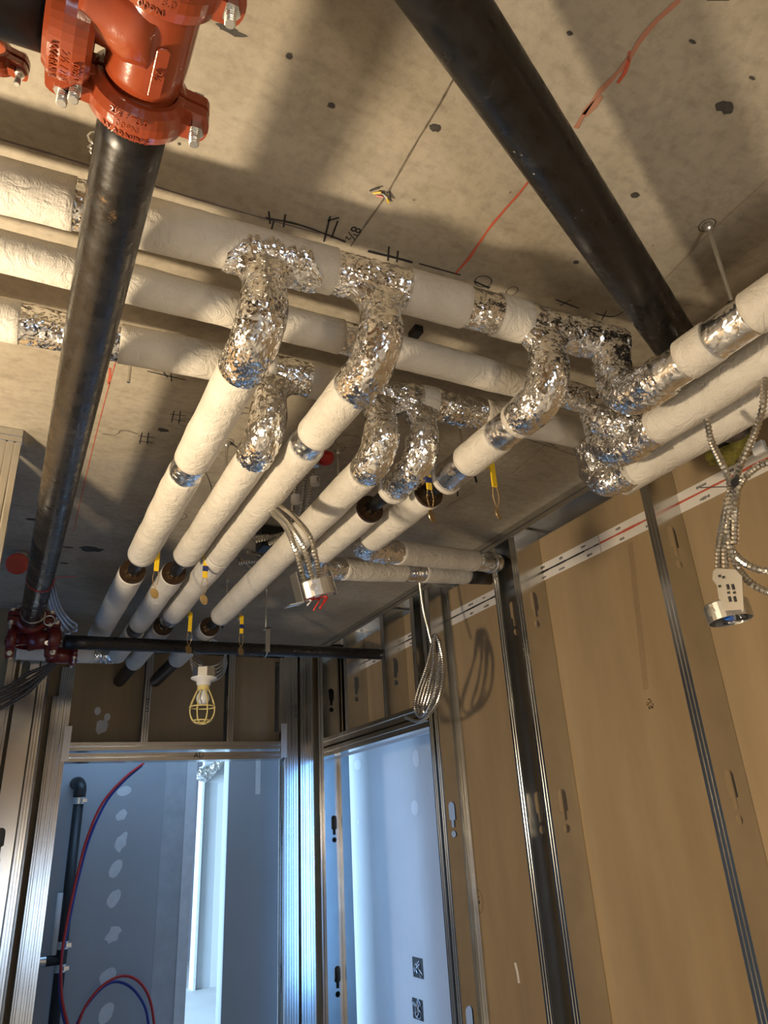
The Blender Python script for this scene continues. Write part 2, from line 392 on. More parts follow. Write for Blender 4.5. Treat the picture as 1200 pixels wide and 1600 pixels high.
bm = bmesh.new(); p = atx(810, 1520, xd); tube(bm, catmull([p + Vector((-.003, .01, .035)), p + Vector((-.006, -.004, 0)), p + Vector((-.003, -.002, -.035))], 4), .006, 8); link('compound_smear', bm, MAT['tape'], wr)
bm = bmesh.new(); p = atx(1016, 1100, xd)
for k in range(26):
    a = random.uniform(0, 2 * PI); q = random.uniform(.004, .018); c = p + Vector((-.0008, q * math.cos(a), q * math.sin(a) * 1.2)); box(bm, c - Vector((.0003, .0016, .0025)), c + Vector((.0003, .0016, .0025)))
link('ink_stamp', bm, simple('faded_ink', (.10, .07, .04), .8), wr)
bm = bmesh.new(); p0 = atx(985, 850, xd); p1 = atx(1010, 1080, xd)
for k in range(70):
    c = p0.lerp(p1, k / 70) + Vector((-.0008, 0, 0))
    for j in range(4): box(bm, c + Vector((0, -.012 + j * .007, 0)), c + Vector((.0003, -.009 + j * .007, .0045)))
link('ink_stamp', bm, simple('faded_print', (.20, .135, .07), .8), wr)

# ---- back wall (turned four degrees)
EL = Vector((-math.cos(TH), math.sin(TH), 0)); EB = Vector((math.sin(TH), math.cos(TH), 0)); CO = Vector((X0, 4.776, 0))
def BW(t, v=0, z=0): return CO + EL * t + EB * v + Vector((0, 0, z))
def obox(bm, t0, t1, v0, v1, z0, z1):
    box(bm, (t0, v0, z0), (t1, v1, z1), frame(CO, EL, EB, (0, 0, 1)))
wb = struct(thing('wall_back', 'far end wall with steel stud framing around the left doorway', 'wall'))
for a, b, z0, z1 in ((-.15, .6, 2.11, ZC), (.604, 1.82, 2.11, ZC), (-.15, .20, 0, 2.11), (1.66, 2.6, 0, 2.11), (1.824, 3.2, 2.11, ZC)):
    bm = bmesh.new(); obox(bm, a, b, DEP + .002, DEP + .018, z0, z1); link('drywall_panel', bm, MAT['paper'], wb)
for t, s in ((.024, 1), (.070, 1), (.133, 1), (.180, 1)): c_stud(wb, BW(t), EL * s, EB, 0, ZC - .01, F=.044)
c_stud(wb, BW(.225), EL, EB, 2.18, ZC - .08, F=.035, name='stud_stub')
for t in (.575, 1.113): c_stud(wb, BW(t), EL, EB, 2.10, ZC - .01)
c_stud(wb, BW(1.583), EL, EB, 0, 2.60, F=.036); c_stud(wb, BW(1.622), EL, EB, 0, 2.56, F=.036)
c_stud(wb, BW(1.659), EL, EB, 0, 2.38, F=.030); c_stud(wb, BW(1.725), EL, EB, 0, 2.5, F=.041); c_stud(wb, BW(1.83), -EL, EB, 0, ZC - .01); c_stud(wb, BW(1.9), -EL, EB, 0, ZC - .01)
track(wb, BW(0, -.002), BW(3.2, -.002), EB, ZC - .002, .05)
hat(wb, BW(.235, -.003), BW(1.60, -.003), EB, 1.992, 2.040, D=.12)
hat(wb, BW(.235, -.003), BW(1.60, -.003), EB, 2.056, 2.104, D=.12)
bm = bmesh.new(); obox(bm, 1.56, 1.60, -.006, 0, 2.0, 2.2); link('clip_angle', bm, MAT['zinc'], wb)
bm = bmesh.new(); obox(bm, .21, .25, -.006, 0, 2.0, 2.22); link('clip_angle', bm, MAT['zinc'], wb)
WX = Matrix((Vector((1, 0, 0)), Vector((0, 0, 1)), Vector((0, -1, 0)))).transposed()
text('header_marking', 'AL/', frame(BW(.79, -.0045, 2.018), -EL, (0, 0, 1), -EB), .045, MAT['ink'], wb, .0003)
for t, z in ((1.606, 1.75), (1.64, 1.0), (1.645, 1.45), (.15, 2.3), (1.133, 2.33)):
    text('stamped_lettering', 'BAILEY', frame(BW(t, -.0016, z), (0, 0, -1), -EL, -EB), .03, MAT['galv'] if t > 1.2 else MAT['ink'], wb, .0006)
# knurled tooth rows on the jamb studs at the left of the doorway
bm = bmesh.new()
for t in (1.589, 1.607, 1.628, 1.647):
    z = .3
    while z < 2.35: obox(bm, t, t + .009, -.0022, 0, z, z + .004); z += .011
kn = link('knurled_teeth', bm, MAT['galv'], wb); kn['kind'] = 'stuff'
bm = bmesh.new()
for i in range(95): t = .27 + i * .0137; obox(bm, t, t + .006, -.0055, -.003, 2.078, 2.10)
kn = link('knurled_teeth', bm, MAT['galv'], wb); kn['kind'] = 'stuff'
# plaster smears on the brown board over the doorway
for (px, py, s) in ((153, 1110, .02), (160, 1135, .035), (168, 1120, .02)):
    bm = bmesh.new(); c = aty(px, py, 5.0); pts = [c + Vector((s * (1 + .5 * noise.noise(Vector((k, s * 99, 0)))) * math.cos(k * PI / 6), .012, 1.3 * s * (1 + .5 * noise.noise(Vector((k, 9, s * 99)))) * math.sin(k * PI / 6))) for k in range(12)]
    cc = BW(0, DEP, 0); pts = [p + EB * ((cc - p).dot(EB) + .001) for p in pts]
    bm.faces.new([bm.verts.new(p) for p in pts]); link('compound_smear', bm, MAT['mud'], wb)

# ---- left walls
wl = struct(thing('wall_left', 'left side wall framed with steel studs and brown board', 'wall'))
PL = -0.07; YL = 2.286
c_stud(wl, (PL, YL, 0), (-1, 0, 0), EY, 0, ZC - .03, F=.06, D=.092)
track(wl, (PL + .001, YL - .002, 0), (-2.6, YL - .002, 0), EY, ZC - .002, .045, D=.096)
c_stud(wl, (-.62, YL, 0), (-1, 0, 0), EY, 0, ZC - .03, D=.092); c_stud(wl, (-1.23, YL, 0), (-1, 0, 0), EY, 0, ZC - .03, D=.092)
bm = bmesh.new(); box(bm, (-2.6, YL + .095, 0), (-.14, YL + .11, ZC)); link('drywall_panel', bm, MAT['paper'], wl)
# end stud of the cross wall beyond the opening, web turned to the camera
c_stud(wl, (.140, 4.25, 0), EY, (-1, 0, 0), 0, 2.70, D=.092)
c_stud(wl, (.185, 4.26, 0), (-1, 0, 0), EY, 0, 2.62, F=.035, D=.1); c_stud(wl, (.028, 4.25, 0), (-1, 0, 0), EY, 0, 2.70, F=.041, D=.1)
bm = bmesh.new(); box(bm, (-2.6, 4.36, 0), (.14, 4.376, ZC)); link('drywall_panel', bm, MAT['paper'], wl)
bm = bmesh.new(); box(bm, (-.012, 4.22, 0), (.006, 4.25, ZC - .01)); link('corner_strip', bm, MAT['galv'], wl)

# ---- behind the camera and shell of the building
ws = struct(thing('wall_rear', 'brown board wall behind the viewpoint', 'wall'))
bm = bmesh.new(); box(bm, (-4, -2.6, 0), (2.4, -2.5, ZC)); link('drywall_panel', bm, MAT['paper'], ws)
bm = bmesh.new(); box(bm, (-4.05, -2.6, 0), (-4.0, 2.3, ZC)); link('drywall_panel', bm, MAT['paper'], ws)

# ---- rooms beyond the openings
wc = struct(thing('wall_corridor', 'bright bluish drywall wall seen through the right opening', 'wall'))
bm = bmesh.new(); box(bm, (2.7, 1.2, 0), (2.72, 4.2, ZC)); link('drywall_panel', bm, MAT['gyp'], wc)
bm = bmesh.new(); box(bm, (2.7, 4.203, 0), (2.72, 6.4, ZC)); link('drywall_panel', bm, MAT['gyp'], wc)
bm = bmesh.new(); box(bm, (2.1, 6.4, 0), (2.72, 6.42, ZC)); link('drywall_panel', bm, MAT['gyp'], wc)
for py in (1512, 1577):
    p = atx(653, py, 2.699); bm = bmesh.new(); box(bm, p - Vector((.001, .07, .058)), p + Vector((.0, .07, .058))); o = link('outlet_cutout', bm, MAT['rubber'], wc)
    bm = bmesh.new()
    for k in range(7):
        a = p + Vector((-.004, random.uniform(-.05, .05), random.uniform(-.045, .045))); tube(bm, catmull([a, a + Vector((-.006, random.uniform(-.04, .04), random.uniform(-.03, .03))), p + Vector((-.003, random.uniform(-.05, .05), random.uniform(-.045, .045)))], 3), .003, 5)
    link('loose_wire', bm, MAT['whitewire'], o)
for (px, py, a, b) in ((650, 1185, .05, .06), (648, 1262, .055, .05), (559, 1195, .07, .04), (560, 1285, .02, .02)):
    p = atx(px, py, 2.698); bm = bmesh.new()
    bm.faces.new([bm.verts.new(p + Vector((0, a * (1 + .4 * noise.noise(Vector((k, px, 0)))) * math.cos(k * PI / 6), b * (1 + .4 * noise.noise(Vector((k, py, 0)))) * math.sin(k * PI / 6)))) for k in range(12)])
    link('compound_patch', bm, simple('compound_light', (.68, .70, .71), .8), wc)

wn = struct(thing('wall_next_room', 'dull blue drywall seen through the left doorway with pale compound patches', 'wall'))
YN = 5.9
bm = bmesh.new(); box(bm, (-.3, YN, 0), (1.33, YN + .14, ZC)); link('drywall_panel', bm, MAT['gyp_dark'], wn)
bm = bmesh.new(); box(bm, (1.33, YN - .012, 0), (1.405, YN + .15, ZC)); link('corner_bead', bm, MAT['mud'], wn)
bm = bmesh.new(); box(bm, (1.66, YN, 0), (2.12, YN + .14, ZC)); link('drywall_panel', bm, MAT['gyp_dark'], wn)
bm = bmesh.new(); box(bm, (-2.6, YN, 0), (-.304, YN + .14, ZC)); link('drywall_panel', bm, MAT['gyp_dark'], wn)
bm = bmesh.new(); box(bm, (.30, 5.2, 0), (.315, YN, ZC)); link('drywall_panel', bm, MAT['gyp_dark'], wn)
for i, (px, py, rx, rz) in enumerate(((194, 1236, .05, .035), (190, 1274, .035, .04), (190, 1315, .04, .06), (181, 1357, .04, .06), (178, 1404, .04, .055), (177, 1461, .045, .05), (168, 1526, .05, .05), (166, 1583, .045, .06))):
    p = aty(px, py, YN - .0015); bm = bmesh.new()
    bm.faces.new([bm.verts.new(p + Vector((rx * (1 + .45 * noise.noise(Vector((k, i * 3.3, 0)))) * math.cos(k * PI / 7) + .3 * rz * math.sin(k * PI / 7), 0, rz * (1 + .45 * noise.noise(Vector((k, i * 7.7, 2)))) * math.sin(k * PI / 7)))) for k in range(14)])
    link('compound_patch', bm, MAT['mud'], wn)
bm = bmesh.new(); box(bm, (1.17, YN - .002, 0), (1.33, YN, 2.6)); link('compound_band', bm, simple('compound_dull', (.42, .44, .455), .8, var=.12, vscale=9), wn)
p = aty(403, 1220, YN); bm = bmesh.new(); box(bm, (p.x - .02, YN - .002, p.z - .1), (p.x + .02, YN, p.z + .2)); link('compound_band', bm, MAT['mud'], wn)
wf = struct(thing('wall_far_room', 'bright far room wall seen through the gap in the doorway', 'wall'))
p = aty(355, 1540, 9.6)
bm = bmesh.new(); box(bm, (p.x - .38, 9.6, 0), (6, 9.7, ZC)); link('drywall_panel', bm, MAT['gyp'], wf)
bm = bmesh.new(); box(bm, (p.x - .41, 9.55, 0), (p.x - .38, 9.75, 2.4)); link('corner_bead', bm, MAT['mud'], wf)
bm = bmesh.new(); box(bm, (-3, 11.5, 0), (p.x - .4, 11.6, ZC)); link('drywall_panel', bm, MAT['gyp'], wf)
bm = bmesh.new(); box(bm, (p.x - .2, 9.598, 0), (p.x - .1, 9.6, 2.2)); link('compound_band', bm, simple('compound_white', (.75, .75, .74), .8), wf)
bm = bmesh.new(); box(bm, (p.x - .38, 9.598, 2.2), (p.x + .2, 9.6, 2.3)); link('compound_band', bm, MAT['mud'], wf)

# ---- marks on the ceiling
def ribbon(pts, wd, mat=None, name='marker_line', z=ZC - .0012, jit=0):
    P = [atz(px, py, z) for px, py in pts]
    if len(P) > 2: P = catmull(P, 4)
    P = resample(P, .02); bm = bmesh.new(); A = []; B = []
    for i, q in enumerate(P):
        t = P[min(i + 1, len(P) - 1)] - P[max(i - 1, 0)]; s = Vector((-t.y, t.x, 0)).normalized()
        k = wd / 2 * (1 + jit * noise.noise(q * 60)); off = s * jit * .4 * wd * noise.noise(q * 35)
        A.append(bm.verts.new(q + off + s * k)); B.append(bm.verts.new(q + off - s * k))
    for i in range(len(P) - 1): bm.faces.new((A[i], A[i + 1], B[i + 1], B[i]))
    return link(name, bm, mat or MAT['ink'], ceiling)
RI = MAT['redink']; SM = MAT['seam']
ribbon([(770, 0), (705, 130), (640, 240), (600, 310), (548, 385)], .0035, SM, 'slab_seam', jit=.9)
ribbon([(0, 218), (110, 250), (230, 288), (330, 318), (415, 342), (500, 365)], .003, simple('violet_chalk', (.14, .11, .13), .8), 'chalk_line', jit=.5)
ribbon([(415, 340), (470, 352), (540, 378)], .005, jit=.5)
for a in ([(420, 330), (422, 350)], [(446, 335), (443, 355)], [(428, 345), (424, 360)], [(516, 338), (506, 378)], [(528, 345), (518, 372)], [(530, 340), (512, 345)]): ribbon(a, .004)
ribbon([(575, 392), (615, 402), (645, 410)], .008, jit=.5); ribbon([(608, 385), (606, 408)], .004); ribbon([(622, 392), (620, 410)], .004)
ribbon([(655, 412), (720, 430)], .004)
ribbon([(1062, 0), (1010, 50), (985, 90), (955, 125), (920, 165), (898, 200)], .009, simple('red_smear', (.42, .19, .12), .8), 'chalk_line', jit=1)
ribbon([(985, 80), (978, 110), (965, 130)], .006, RI, 'chalk_line', jit=1); ribbon([(940, 150), (912, 180)], .012, simple('red_smear', (.40, .2, .13), .8), 'chalk_line', jit=1)
ribbon([(825, 285), (800, 315), (770, 350), (735, 400), (712, 428)], .006, RI, 'chalk_line', jit=1)
ribbon([(182, 560), (160, 640), (140, 720), (115, 830)], .0025, RI, 'chalk_line', jit=.5)
ribbon([(172, 575), (170, 600)], .006, RI, 'chalk_line', jit=.5)
ribbon([(340, 590), (310, 690), (250, 800)], .0015, RI, 'chalk_line', jit=.5)
ribbon([(0, 527), (170, 562), (330, 592)], .002, RI, 'chalk_line', jit=.5)
ribbon([(230, 580), (290, 594)], .004); ribbon([(250, 575), (262, 590)], .003); ribbon([(267, 580), (268, 596)], .003)
for sx, sy in ((228, 684), (375, 638), (278, 650)):
    for d in ((-6, -8, -10, 10), (4, -8, 2, 10), (-12, -3, 14, 0), (-12, 5, 12, 8)):
        ribbon([(sx + d[0], sy + d[1]), (sx + d[2], sy + d[3])], .003)
ribbon([(160, 678), (182, 680), (190, 672), (215, 678)], .002, jit=.5)
for (cx, cy, r) in ((345, 700, .035), (270, 805, .05), (225, 815, .03), (290, 660, .025), (357, 690, .02), (528, 700, .03), (545, 690, .045), (755, 440, .02), (800, 455, .018), (355, 915, .03), (600, 690, .04), (1105, 352, .02)):
    c = atz(cx, cy, ZC - .001); ring_mark(ceiling, c, r, .002, (1, 0, 0), (0, 1, 0), random.uniform(.7, 1.2))
ribbon([(868, 468), (905, 482)], .004); ribbon([(875, 478), (892, 468)], .003); ribbon([(930, 490), (960, 495), (985, 478)], .004); ribbon([(940, 500), (948, 485)], .003)
ribbon([(740, 440), (765, 450)], .006, jit=1)
ribbon([(820, 685), (900, 712)], .002); ribbon([(855, 690), (870, 700)], .003); ribbon([(800, 740), (870, 680)], .0015)
ribbon([(690, 800), (820, 700), (940, 640)], .001)
ribbon([(700, 790), (740, 770)], .002); ribbon([(640, 770), (700, 755)], .002)
ribbon([(1035, 440), (1105, 368), (1200, 280)], .0015, simple('faint_red', (.3, .2, .15), .8), 'chalk_line')
ribbon([(1090, 450), (1200, 370)], .0012, simple('faint_red', (.3, .2, .15), .8), 'chalk_line')
ribbon([(1105, 0), (1140, 0)], .002)
ribbon([(300, 700), (330, 760), (325, 800)], .002); ribbon([(420, 985), (500, 975)], .002); ribbon([(0, 940), (40, 945), (120, 950)], .002)
ribbon([(20, 790), (150, 800), (300, 860), (420, 900)], .002, SM, 'slab_seam', jit=.6)
text('marker_lettering', '8½', frame(atz(551, 366, ZC - .0012), (0.0, 1, 0), (1, 0, 0), (0, 0, -1)), .035, MAT['ink'], ceiling, .0002)
for (px, py, rx, ry) in ((1133, 168, .022, .012), (992, 305, .010, .008), (452, 88, .006, .006), (518, 165, .008, .006), (890, 52, .006, .004), (1082, 65, .008, .003), (1175, 122, .008, .003), (142, 858, .05, .035), (255, 672, .018, .012), (105, 855, .03, .01), (52, 812, .03, .012), (900, 410, .008, .006), (680, 200, .012, .008), (360, 48, .025, .006), (280, 225, .003, .003), (412, 868, .05, .04), (100, 880, .02, .012)):
    c = atz(px, py, ZC - .001); bm = bmesh.new()
    bm.faces.new([bm.verts.new(c + Vector((rx * (1 + .6 * noise.noise(Vector((k * .9, px, 0)))) * math.cos(k * PI / 8), ry * (1 + .6 * noise.noise(Vector((k * .9, py, 5)))) * math.sin(k * PI / 8), 0))) for k in range(16)])
    link('dark_spot', bm, MAT['stain'], ceiling)
# chipped wire tie ends poking from the slab
for k in range(7):
    a = atz(578 + k * 5, 300 + (k % 3) * 4 - 2, ZC); bm = bmesh.new(); tube(bm, [a, a + Vector((.012, -.02 + .006 * k, -.006))], .0022, 6)
    link('wire_end', bm, [MAT['ink'], MAT['yellow'], MAT['redwire'], MAT['ink'], MAT['porcelain'], MAT['yellow'], MAT['ink']][k], ceiling)

# ================================================================ INSULATED PIPES
def wob(amp, sc_=6):
    return lambda p, i, k: amp * noise.noise(p * sc_) + amp * .4 * noise.noise(p * sc_ * 4)
def jacket(parent, a, b, r, label=None, name='jacket', thin=.0):
    a = Vector(a); b = Vector(b); e_ = (b - a).normalized() * .0015; P = [a] + resample([a + e_, b - e_], .014) + [b]
    bm = bmesh.new()
    tube(bm, P, lambda i, N_: r - (.0022 if i in (0, N_ - 1) else 0), 40, wob(.0026, 7))
    # the lap seam running along the sleeve
    t = (b - a).normalized(); s = Vector((0, 0, 1)).cross(t).normalized(); dn = (s * -.45 + Vector((0, 0, -.9))).normalized()
    o = link(name, bm, MAT['jacket'], parent, True); 
    if label: o['label'] = label
    return o
def facet(q, sc_):
    "height of a field of randomly tilted flat facets: creased sheet"
    d, pts = noise.voronoi(q * sc_); c = pts[0]; h = noise.cell_vector(c * 3.7 + Vector((.5, .5, .5)))
    return (q * sc_ - c).dot(h - Vector((0, 0, 0))) 
def foil_disp(amp):
    def f(p, i, k):
        w = Vector((noise.noise(p * 16), noise.noise(p * 16 + Vector((7, 0, 0))), noise.noise(p * 16 + Vector((0, 9, 0))))) * .03
        q = p + w
        return amp * (.62 * facet(q, 36) + .34 * facet(q + Vector((.3, .1, .2)), 78) + .5 * noise.noise(p * 11) - .3)
    return f
def foil(parent, P, r, amp=.006, name='foil_wrap', n=64, flat=False, label=None, step=.005, ragged=0):
    P = resample([Vector(p) for p in P], step if not flat else .012); bm = bmesh.new()
    rings = tube(bm, P, r, n, foil_disp(amp), True)
    if ragged:
        t0 = (P[1] - P[0]).normalized()
        for ring, sgn in ((rings[0], -1), (rings[-1], 1)):
            for v in ring: v.co += t0 * sgn * ragged * noise.noise(v.co * 40)
    if not flat: bmesh.ops.triangulate(bm, faces=bm.faces[:])
    o = link(name, bm, MAT['foil_flat'] if flat else MAT['foil'], parent, flat)
    if label: o['label'] = label
    return o
def band(parent, a, b, r, name='tape_band'):
    return foil(parent, [a, b], r, .0008, name, 40, True)
def steel(parent, a, b, r, name='steel_pipe', mat='black'):
    bm = bmesh.new(); tube(bm, resample([Vector(a), Vector(b)], .1), r, 28); return link(name, bm, MAT[mat], parent, True)
def sm_link(*a):
    o = link(*a); return o
def L3(a, b, t): return a + (b - a) * t

# -- the three header pipes that cross under the slab
def header(name_label, A, B, r, pieces):
    "pieces: (kind, x0, x1)"
    A = Vector(A); B = Vector(B); root = thing('insulated_header_pipe', name_label, 'pipe', group=None)
    at = lambda x: A + (B - A) * ((x - A.x) / (B.x - A.x))
    steel(root, A + (B - A) * .002, B - (B - A) * .002, r * .45)
    for k, x0, x1 in pieces:
        if k == 'w': jacket(root, at(x0), at(x1), r)
        elif k == 'f': foil(root, [at(x0), at(x1)], r - .002, .0028, name='foil_wrap')
        elif k == 'c': foil(root, [at(x0), at(x1)], r - .002, .006)
        elif k == 'p': jacket(root, at(x0), at(x1), r + .0015, name='jacket_strip')
    return root, at
h1, at1 = header('white wrapped header pipe nearest the viewer, first of the three under the slab', (-.62, 1.172, 2.62), (1.30, 1.052, 2.62), .051,
    [('w', -.6, -.015), ('f', -.02, .075), ('w', .075, .505), ('c', .50, .69), ('w', .675, .83), ('f', .825, .92), ('w', .915, 1.0), ('f', .995, 1.13), ('c', 1.10, 1.29)])
h2, at2 = header('thinner white wrapped header pipe, middle one of the three', (-.62, 1.328, 2.62), (1.42, 1.281, 2.62), .043,
    [('w', -.6, .61), ('f', .60, .68), ('w', .67, 1.19), ('f', 1.18, 1.30), ('c', 1.28, 1.42)])
h3, at3 = header('white wrapped header pipe farthest from the viewer, with long silver lengths', (-.62, 1.58, 2.62), (1.52, 1.44, 2.62), .049,
    [('w', -.6, -.09), ('f', -.10, .13), ('w', .125, .475), ('c', .46, .61), ('w', .605, .75), ('c', .74, .92), ('c', .90, 1.14), ('w', 1.14, 1.50), ('p', .485, .505), ('p', .77, .79), ('p', .93, .98)])
# the pointed foil patch lapped over the first header at its first tee
def saddle(parent, at, x0, x1, r, a0=-.2, a1=PI * .95):
    bm = bmesh.new(); nx = 34; na = 30; G = []
    for i in range(nx + 1):
        x = x0 + (x1 - x0) * i / nx; c = at(x); row = []
        e = min(i, nx - i) / nx
        spread = (.35 + .65 * min(1, e * 5)) * (1 + .25 * noise.noise(Vector((i * .8, x0 * 9, 0))))
        for k in range(na + 1):
            a = PI * 1.5 + (k / na - .5) * 2.1 * spread * (a1 - a0) / 2.4
            p = c + Vector((0, math.cos(a), math.sin(a))) * (r + .003 + .003 * noise.noise(c * 60 + Vector((0, k * .7, 0))))
            row.append(bm.verts.new(p))
        G.append(row)
    for A, B in zip(G, G[1:]):
        for k in range(na): bm.faces.new((A[k], B[k], B[k + 1], A[k + 1]))
    bmesh.ops.triangulate(bm, faces=bm.faces[:])
    o = link('foil_patch', bm, MAT['foil'], parent); md = o.modifiers.new('thick', 'SOLIDIFY'); md.thickness = .0012; return o
saddle(h1, at1, .27, .47, .051)

def drop_path(top, zb, ydir, out, R=.085):
    "from the header down, then round an elbow to run along y"
    x, y = top.x, top.y; P = [Vector((x, y, top.z)), Vector((x, y, zb + R))]
    for k in range(1, 9):
        a = PI / 2 * k / 8; P.append(Vector((x, y + ydir * R * (1 - math.cos(a)), zb + R * (1 - math.sin(a)))))
    P.append(Vector((x, y + ydir * out, zb))); return P
def squeeze(o, x, y, zm):
    "fillet the neck of a tee along the header, keep it slim across it"
    for v in o.data.vertices:
        t = min(1, max(0, (v.co.z - (zm - .095)) / .075)); t = t * t * (3 - 2 * t)
        if t > 0 and abs(v.co.y - y) < .1:
            v.co.x = x + (v.co.x - x) * (1 + .95 * t * t); v.co.y = y + (v.co.y - y) * (1 - .22 * t)
def flare(r, top=.022):
    def f(i, N_):
        s = i / N_; return r - .006 * math.exp(-((s - .28) / .12) ** 2) - .012 * max(0, 1 - s * 8)
    return f

def slope(y): return 1 + .05 * (y - 1.5) / 2.3 if y > 1.5 else 1.0
def BP(x, y):
    s = slope(y); s0 = 1.0
    return Vector((x * s, y * s, 1.5 + .93 * s))
def end_ring(parent, c, d, r):
    "cut end of the insulation: dark fibre face, white lip, pipe nut"
    M = axis_frame(c, d); bm = bmesh.new(); lathe(bm, M, [(r * .94, -.012), (r * .99, 0), (r * .97, .006), (r * .45, .004), (r * .42, -.002)], 32); link('insulation_end', bm, MAT['fiber'], parent, False)
    bm = bmesh.new(); prism(bm, [(r * .52 * math.cos(k * PI / 3), r * .52 * math.sin(k * PI / 3)) for k in range(6)], M @ Matrix.Translation((0, 0, .002)), .016); link('union_nut', bm, MAT['brass'], parent)
LAB = {}
def branch(label, top, x, pieces, r=.048, out=.13, gap=None, drop=True, foilout=None):
    root = thing('insulated_branch_pipe', label, 'pipe')
    if drop:
        P = drop_path(Vector(top), 2.43, 1, out)
        fo = foil(root, P, flare(r + .003), .0036, n=72); squeeze(fo, top[0], top[1], top[2])
    for k, y0, y1 in pieces:
        a, b = BP(x, y0), BP(x, y1)
        if k == 'w': jacket(root, a, b, r)
        elif k == 'f': band(root, a, b, r - .003, 'foil_band')
        elif k == 'c': foil(root, [a, b], r - .001, .004)
        elif k == 's': steel(root, a, b, r * .46)
        elif k == 'k': steel(root, a, b, r * .8, 'rubber_sleeve', 'rubber')
        elif k == 'e': end_ring(root, a, BP(x, y0 - .1) - a, r)
    return root
b1 = branch('white branch pipe farthest left, turning down off the first header', (.353, 1.112, 2.62), .353,
    [('w', 1.235, 1.70), ('f', 1.69, 1.79), ('w', 1.78, 2.44), ('s', 2.40, 2.70), ('e', 2.63, 0), ('w', 2.635, 3.60)], .049, .15)
b2 = branch('second white branch pipe from the left, off the farthest header', (.497, 1.505, 2.62), .497,
    [('w', 1.60, 2.40), ('s', 2.36, 2.66), ('e', 2.60, 0), ('w', 2.605, 3.32), ('k', 3.30, 3.46), ('w', 3.45, 3.95)], .047, .12)
b3 = branch('third white branch pipe from the left, with a silver band near its elbow', (.61, 1.094, 2.62), .605,
    [('w', 1.235, 1.46), ('f', 1.45, 1.53), ('w', 1.52, 2.35), ('w', 2.352, 3.12), ('f', 3.11, 3.20), ('s', 3.15, 3.4), ('e', 3.33, 0), ('w', 3.335, 4.10), ('k', 4.08, 4.62)], .048, .15)
b4 = branch('fourth white branch pipe from the left, crossed by the hanging junction box', (.81, 1.486, 2.62), .81,
    [('w', 1.60, 3.10), ('s', 3.06, 3.34), ('e', 3.29, 0), ('w', 3.295, 3.98), ('k', 3.96, 4.58)], .048, .10)
b5 = branch('short branch pipe with a long silver sleeve before its bare black gap', (.935, 1.478, 2.62), .935,
    [('c', 1.55, 1.665), ('s', 1.64, 1.86), ('e', 1.825, 0), ('w', 1.83, 2.21), ('c', 2.20, 2.33)], .046, .10)
b6 = branch('rightmost branch pipe dropping from the first header with silver and white sleeves', (1.05, 1.067, 2.62), 1.05,
    [('w', 1.18, 1.215), ('f', 1.21, 1.30), ('w', 1.29, 1.44), ('f', 1.43, 1.55), ('s', 1.52, 1.69), ('e', 1.655, 0), ('w', 1.66, 2.04), ('c', 2.03, 2.09)], .048, .13)
jacket(b5, BP(.935, 1.655), BP(.935, 1.675), .0475, name='jacket_cuff'); jacket(b6, BP(1.05, 1.545), BP(1.05, 1.558), .049, name='jacket_cuff')

# elbows and the two runs into the right wall
def wallrun(label, src, B, xk, pieces, r=.047):
    root = thing('insulated_wall_pipe', label, 'pipe')
    A = src + Vector((0, .05, 0)); B = Vector(B); at = lambda x: A + (B - A) * ((x - A.x) / (B.x - A.x))
    foil(root, catmull([src + Vector((0, -.04, 0)), src + Vector((0, .01, 0)), src + Vector((.025, .045, .004)), at(src.x + .09), at(xk)], 6), r, .005)
    for k, x0, x1 in pieces:
        if k == 'w': jacket(root, at(x0), at(x1), r)
        elif k == 'f': band(root, at(x0), at(x1), r - .002, 'foil_band')
        elif k == 'k': steel(root, at(x0), at(x1), r * .95, 'rubber_sleeve', 'rubber')
        elif k == 'c':
            bm = bmesh.new(); tube(bm, [at(x0), at(x1)], r + .004, 32); link('hose_clamp', bm, MAT['zinc'], root, True)
    steel(root, at(xk), at(X0 + .11), r * .4)
    return root
s5 = BP(.935, 2.33); s6 = BP(1.05, 2.09)
wallrun('white pipe running into the right wall with a metal clamp, upper of two', s6, (2.063, 2.595, 2.647), 1.27, [('w', 1.26, 1.775), ('f', 1.77, 1.955), ('c', 1.90, 1.908), ('k', 1.95, 2.10)])
wallrun('white pipe running into the right wall with a black sleeve, lower of two', s5, (2.086, 2.784, 2.655), 1.14, [('w', 1.13, 1.48), ('f', 1.47, 1.60), ('w', 1.59, 1.897), ('k', 1.89, 2.10)])

# the three pipes that come back over the viewer on the right
def back_run(label, x, top, pieces, r=.049, flr=.02):
    root = thing('insulated_return_pipe', label, 'pipe'); zb = 2.43
    P = drop_path(Vector(top), zb, -1, .14); foil(root, P, flare(r + .004, flr), .0042, n=72)
    for k, y0, y1 in pieces:
        a, b = Vector((x, y0, zb)), Vector((x, y1, zb))
        if k == 'w': jacket(root, a, b, r)
        elif k == 'f': band(root, a, b, r - .003, 'foil_band')
        elif k == 'c': foil(root, [a, b], r - .001, .005)
    steel(root, (x, top[1] - .16, zb), (x, -.9, zb), r * .4)
    return root
R1 = back_run('return pipe with silver and white sleeves, closest to the slab edge rod', 1.25, (1.25, 1.055, 2.62), [('w', .975, .935), ('f', .94, .845), ('w', .85, .775), ('f', .78, .675), ('w', .68, -.9)])
R2 = back_run('middle return pipe on the right, plain white beyond its silver elbow', 1.415, (1.415, 1.282, 2.62), [('c', 1.16, 1.09), ('w', 1.10, -.9)])
R3 = back_run('lowest return pipe on the right, against the stud wall side', 1.555, (1.53, 1.442, 2.62), [('w', 1.37, -.9)])
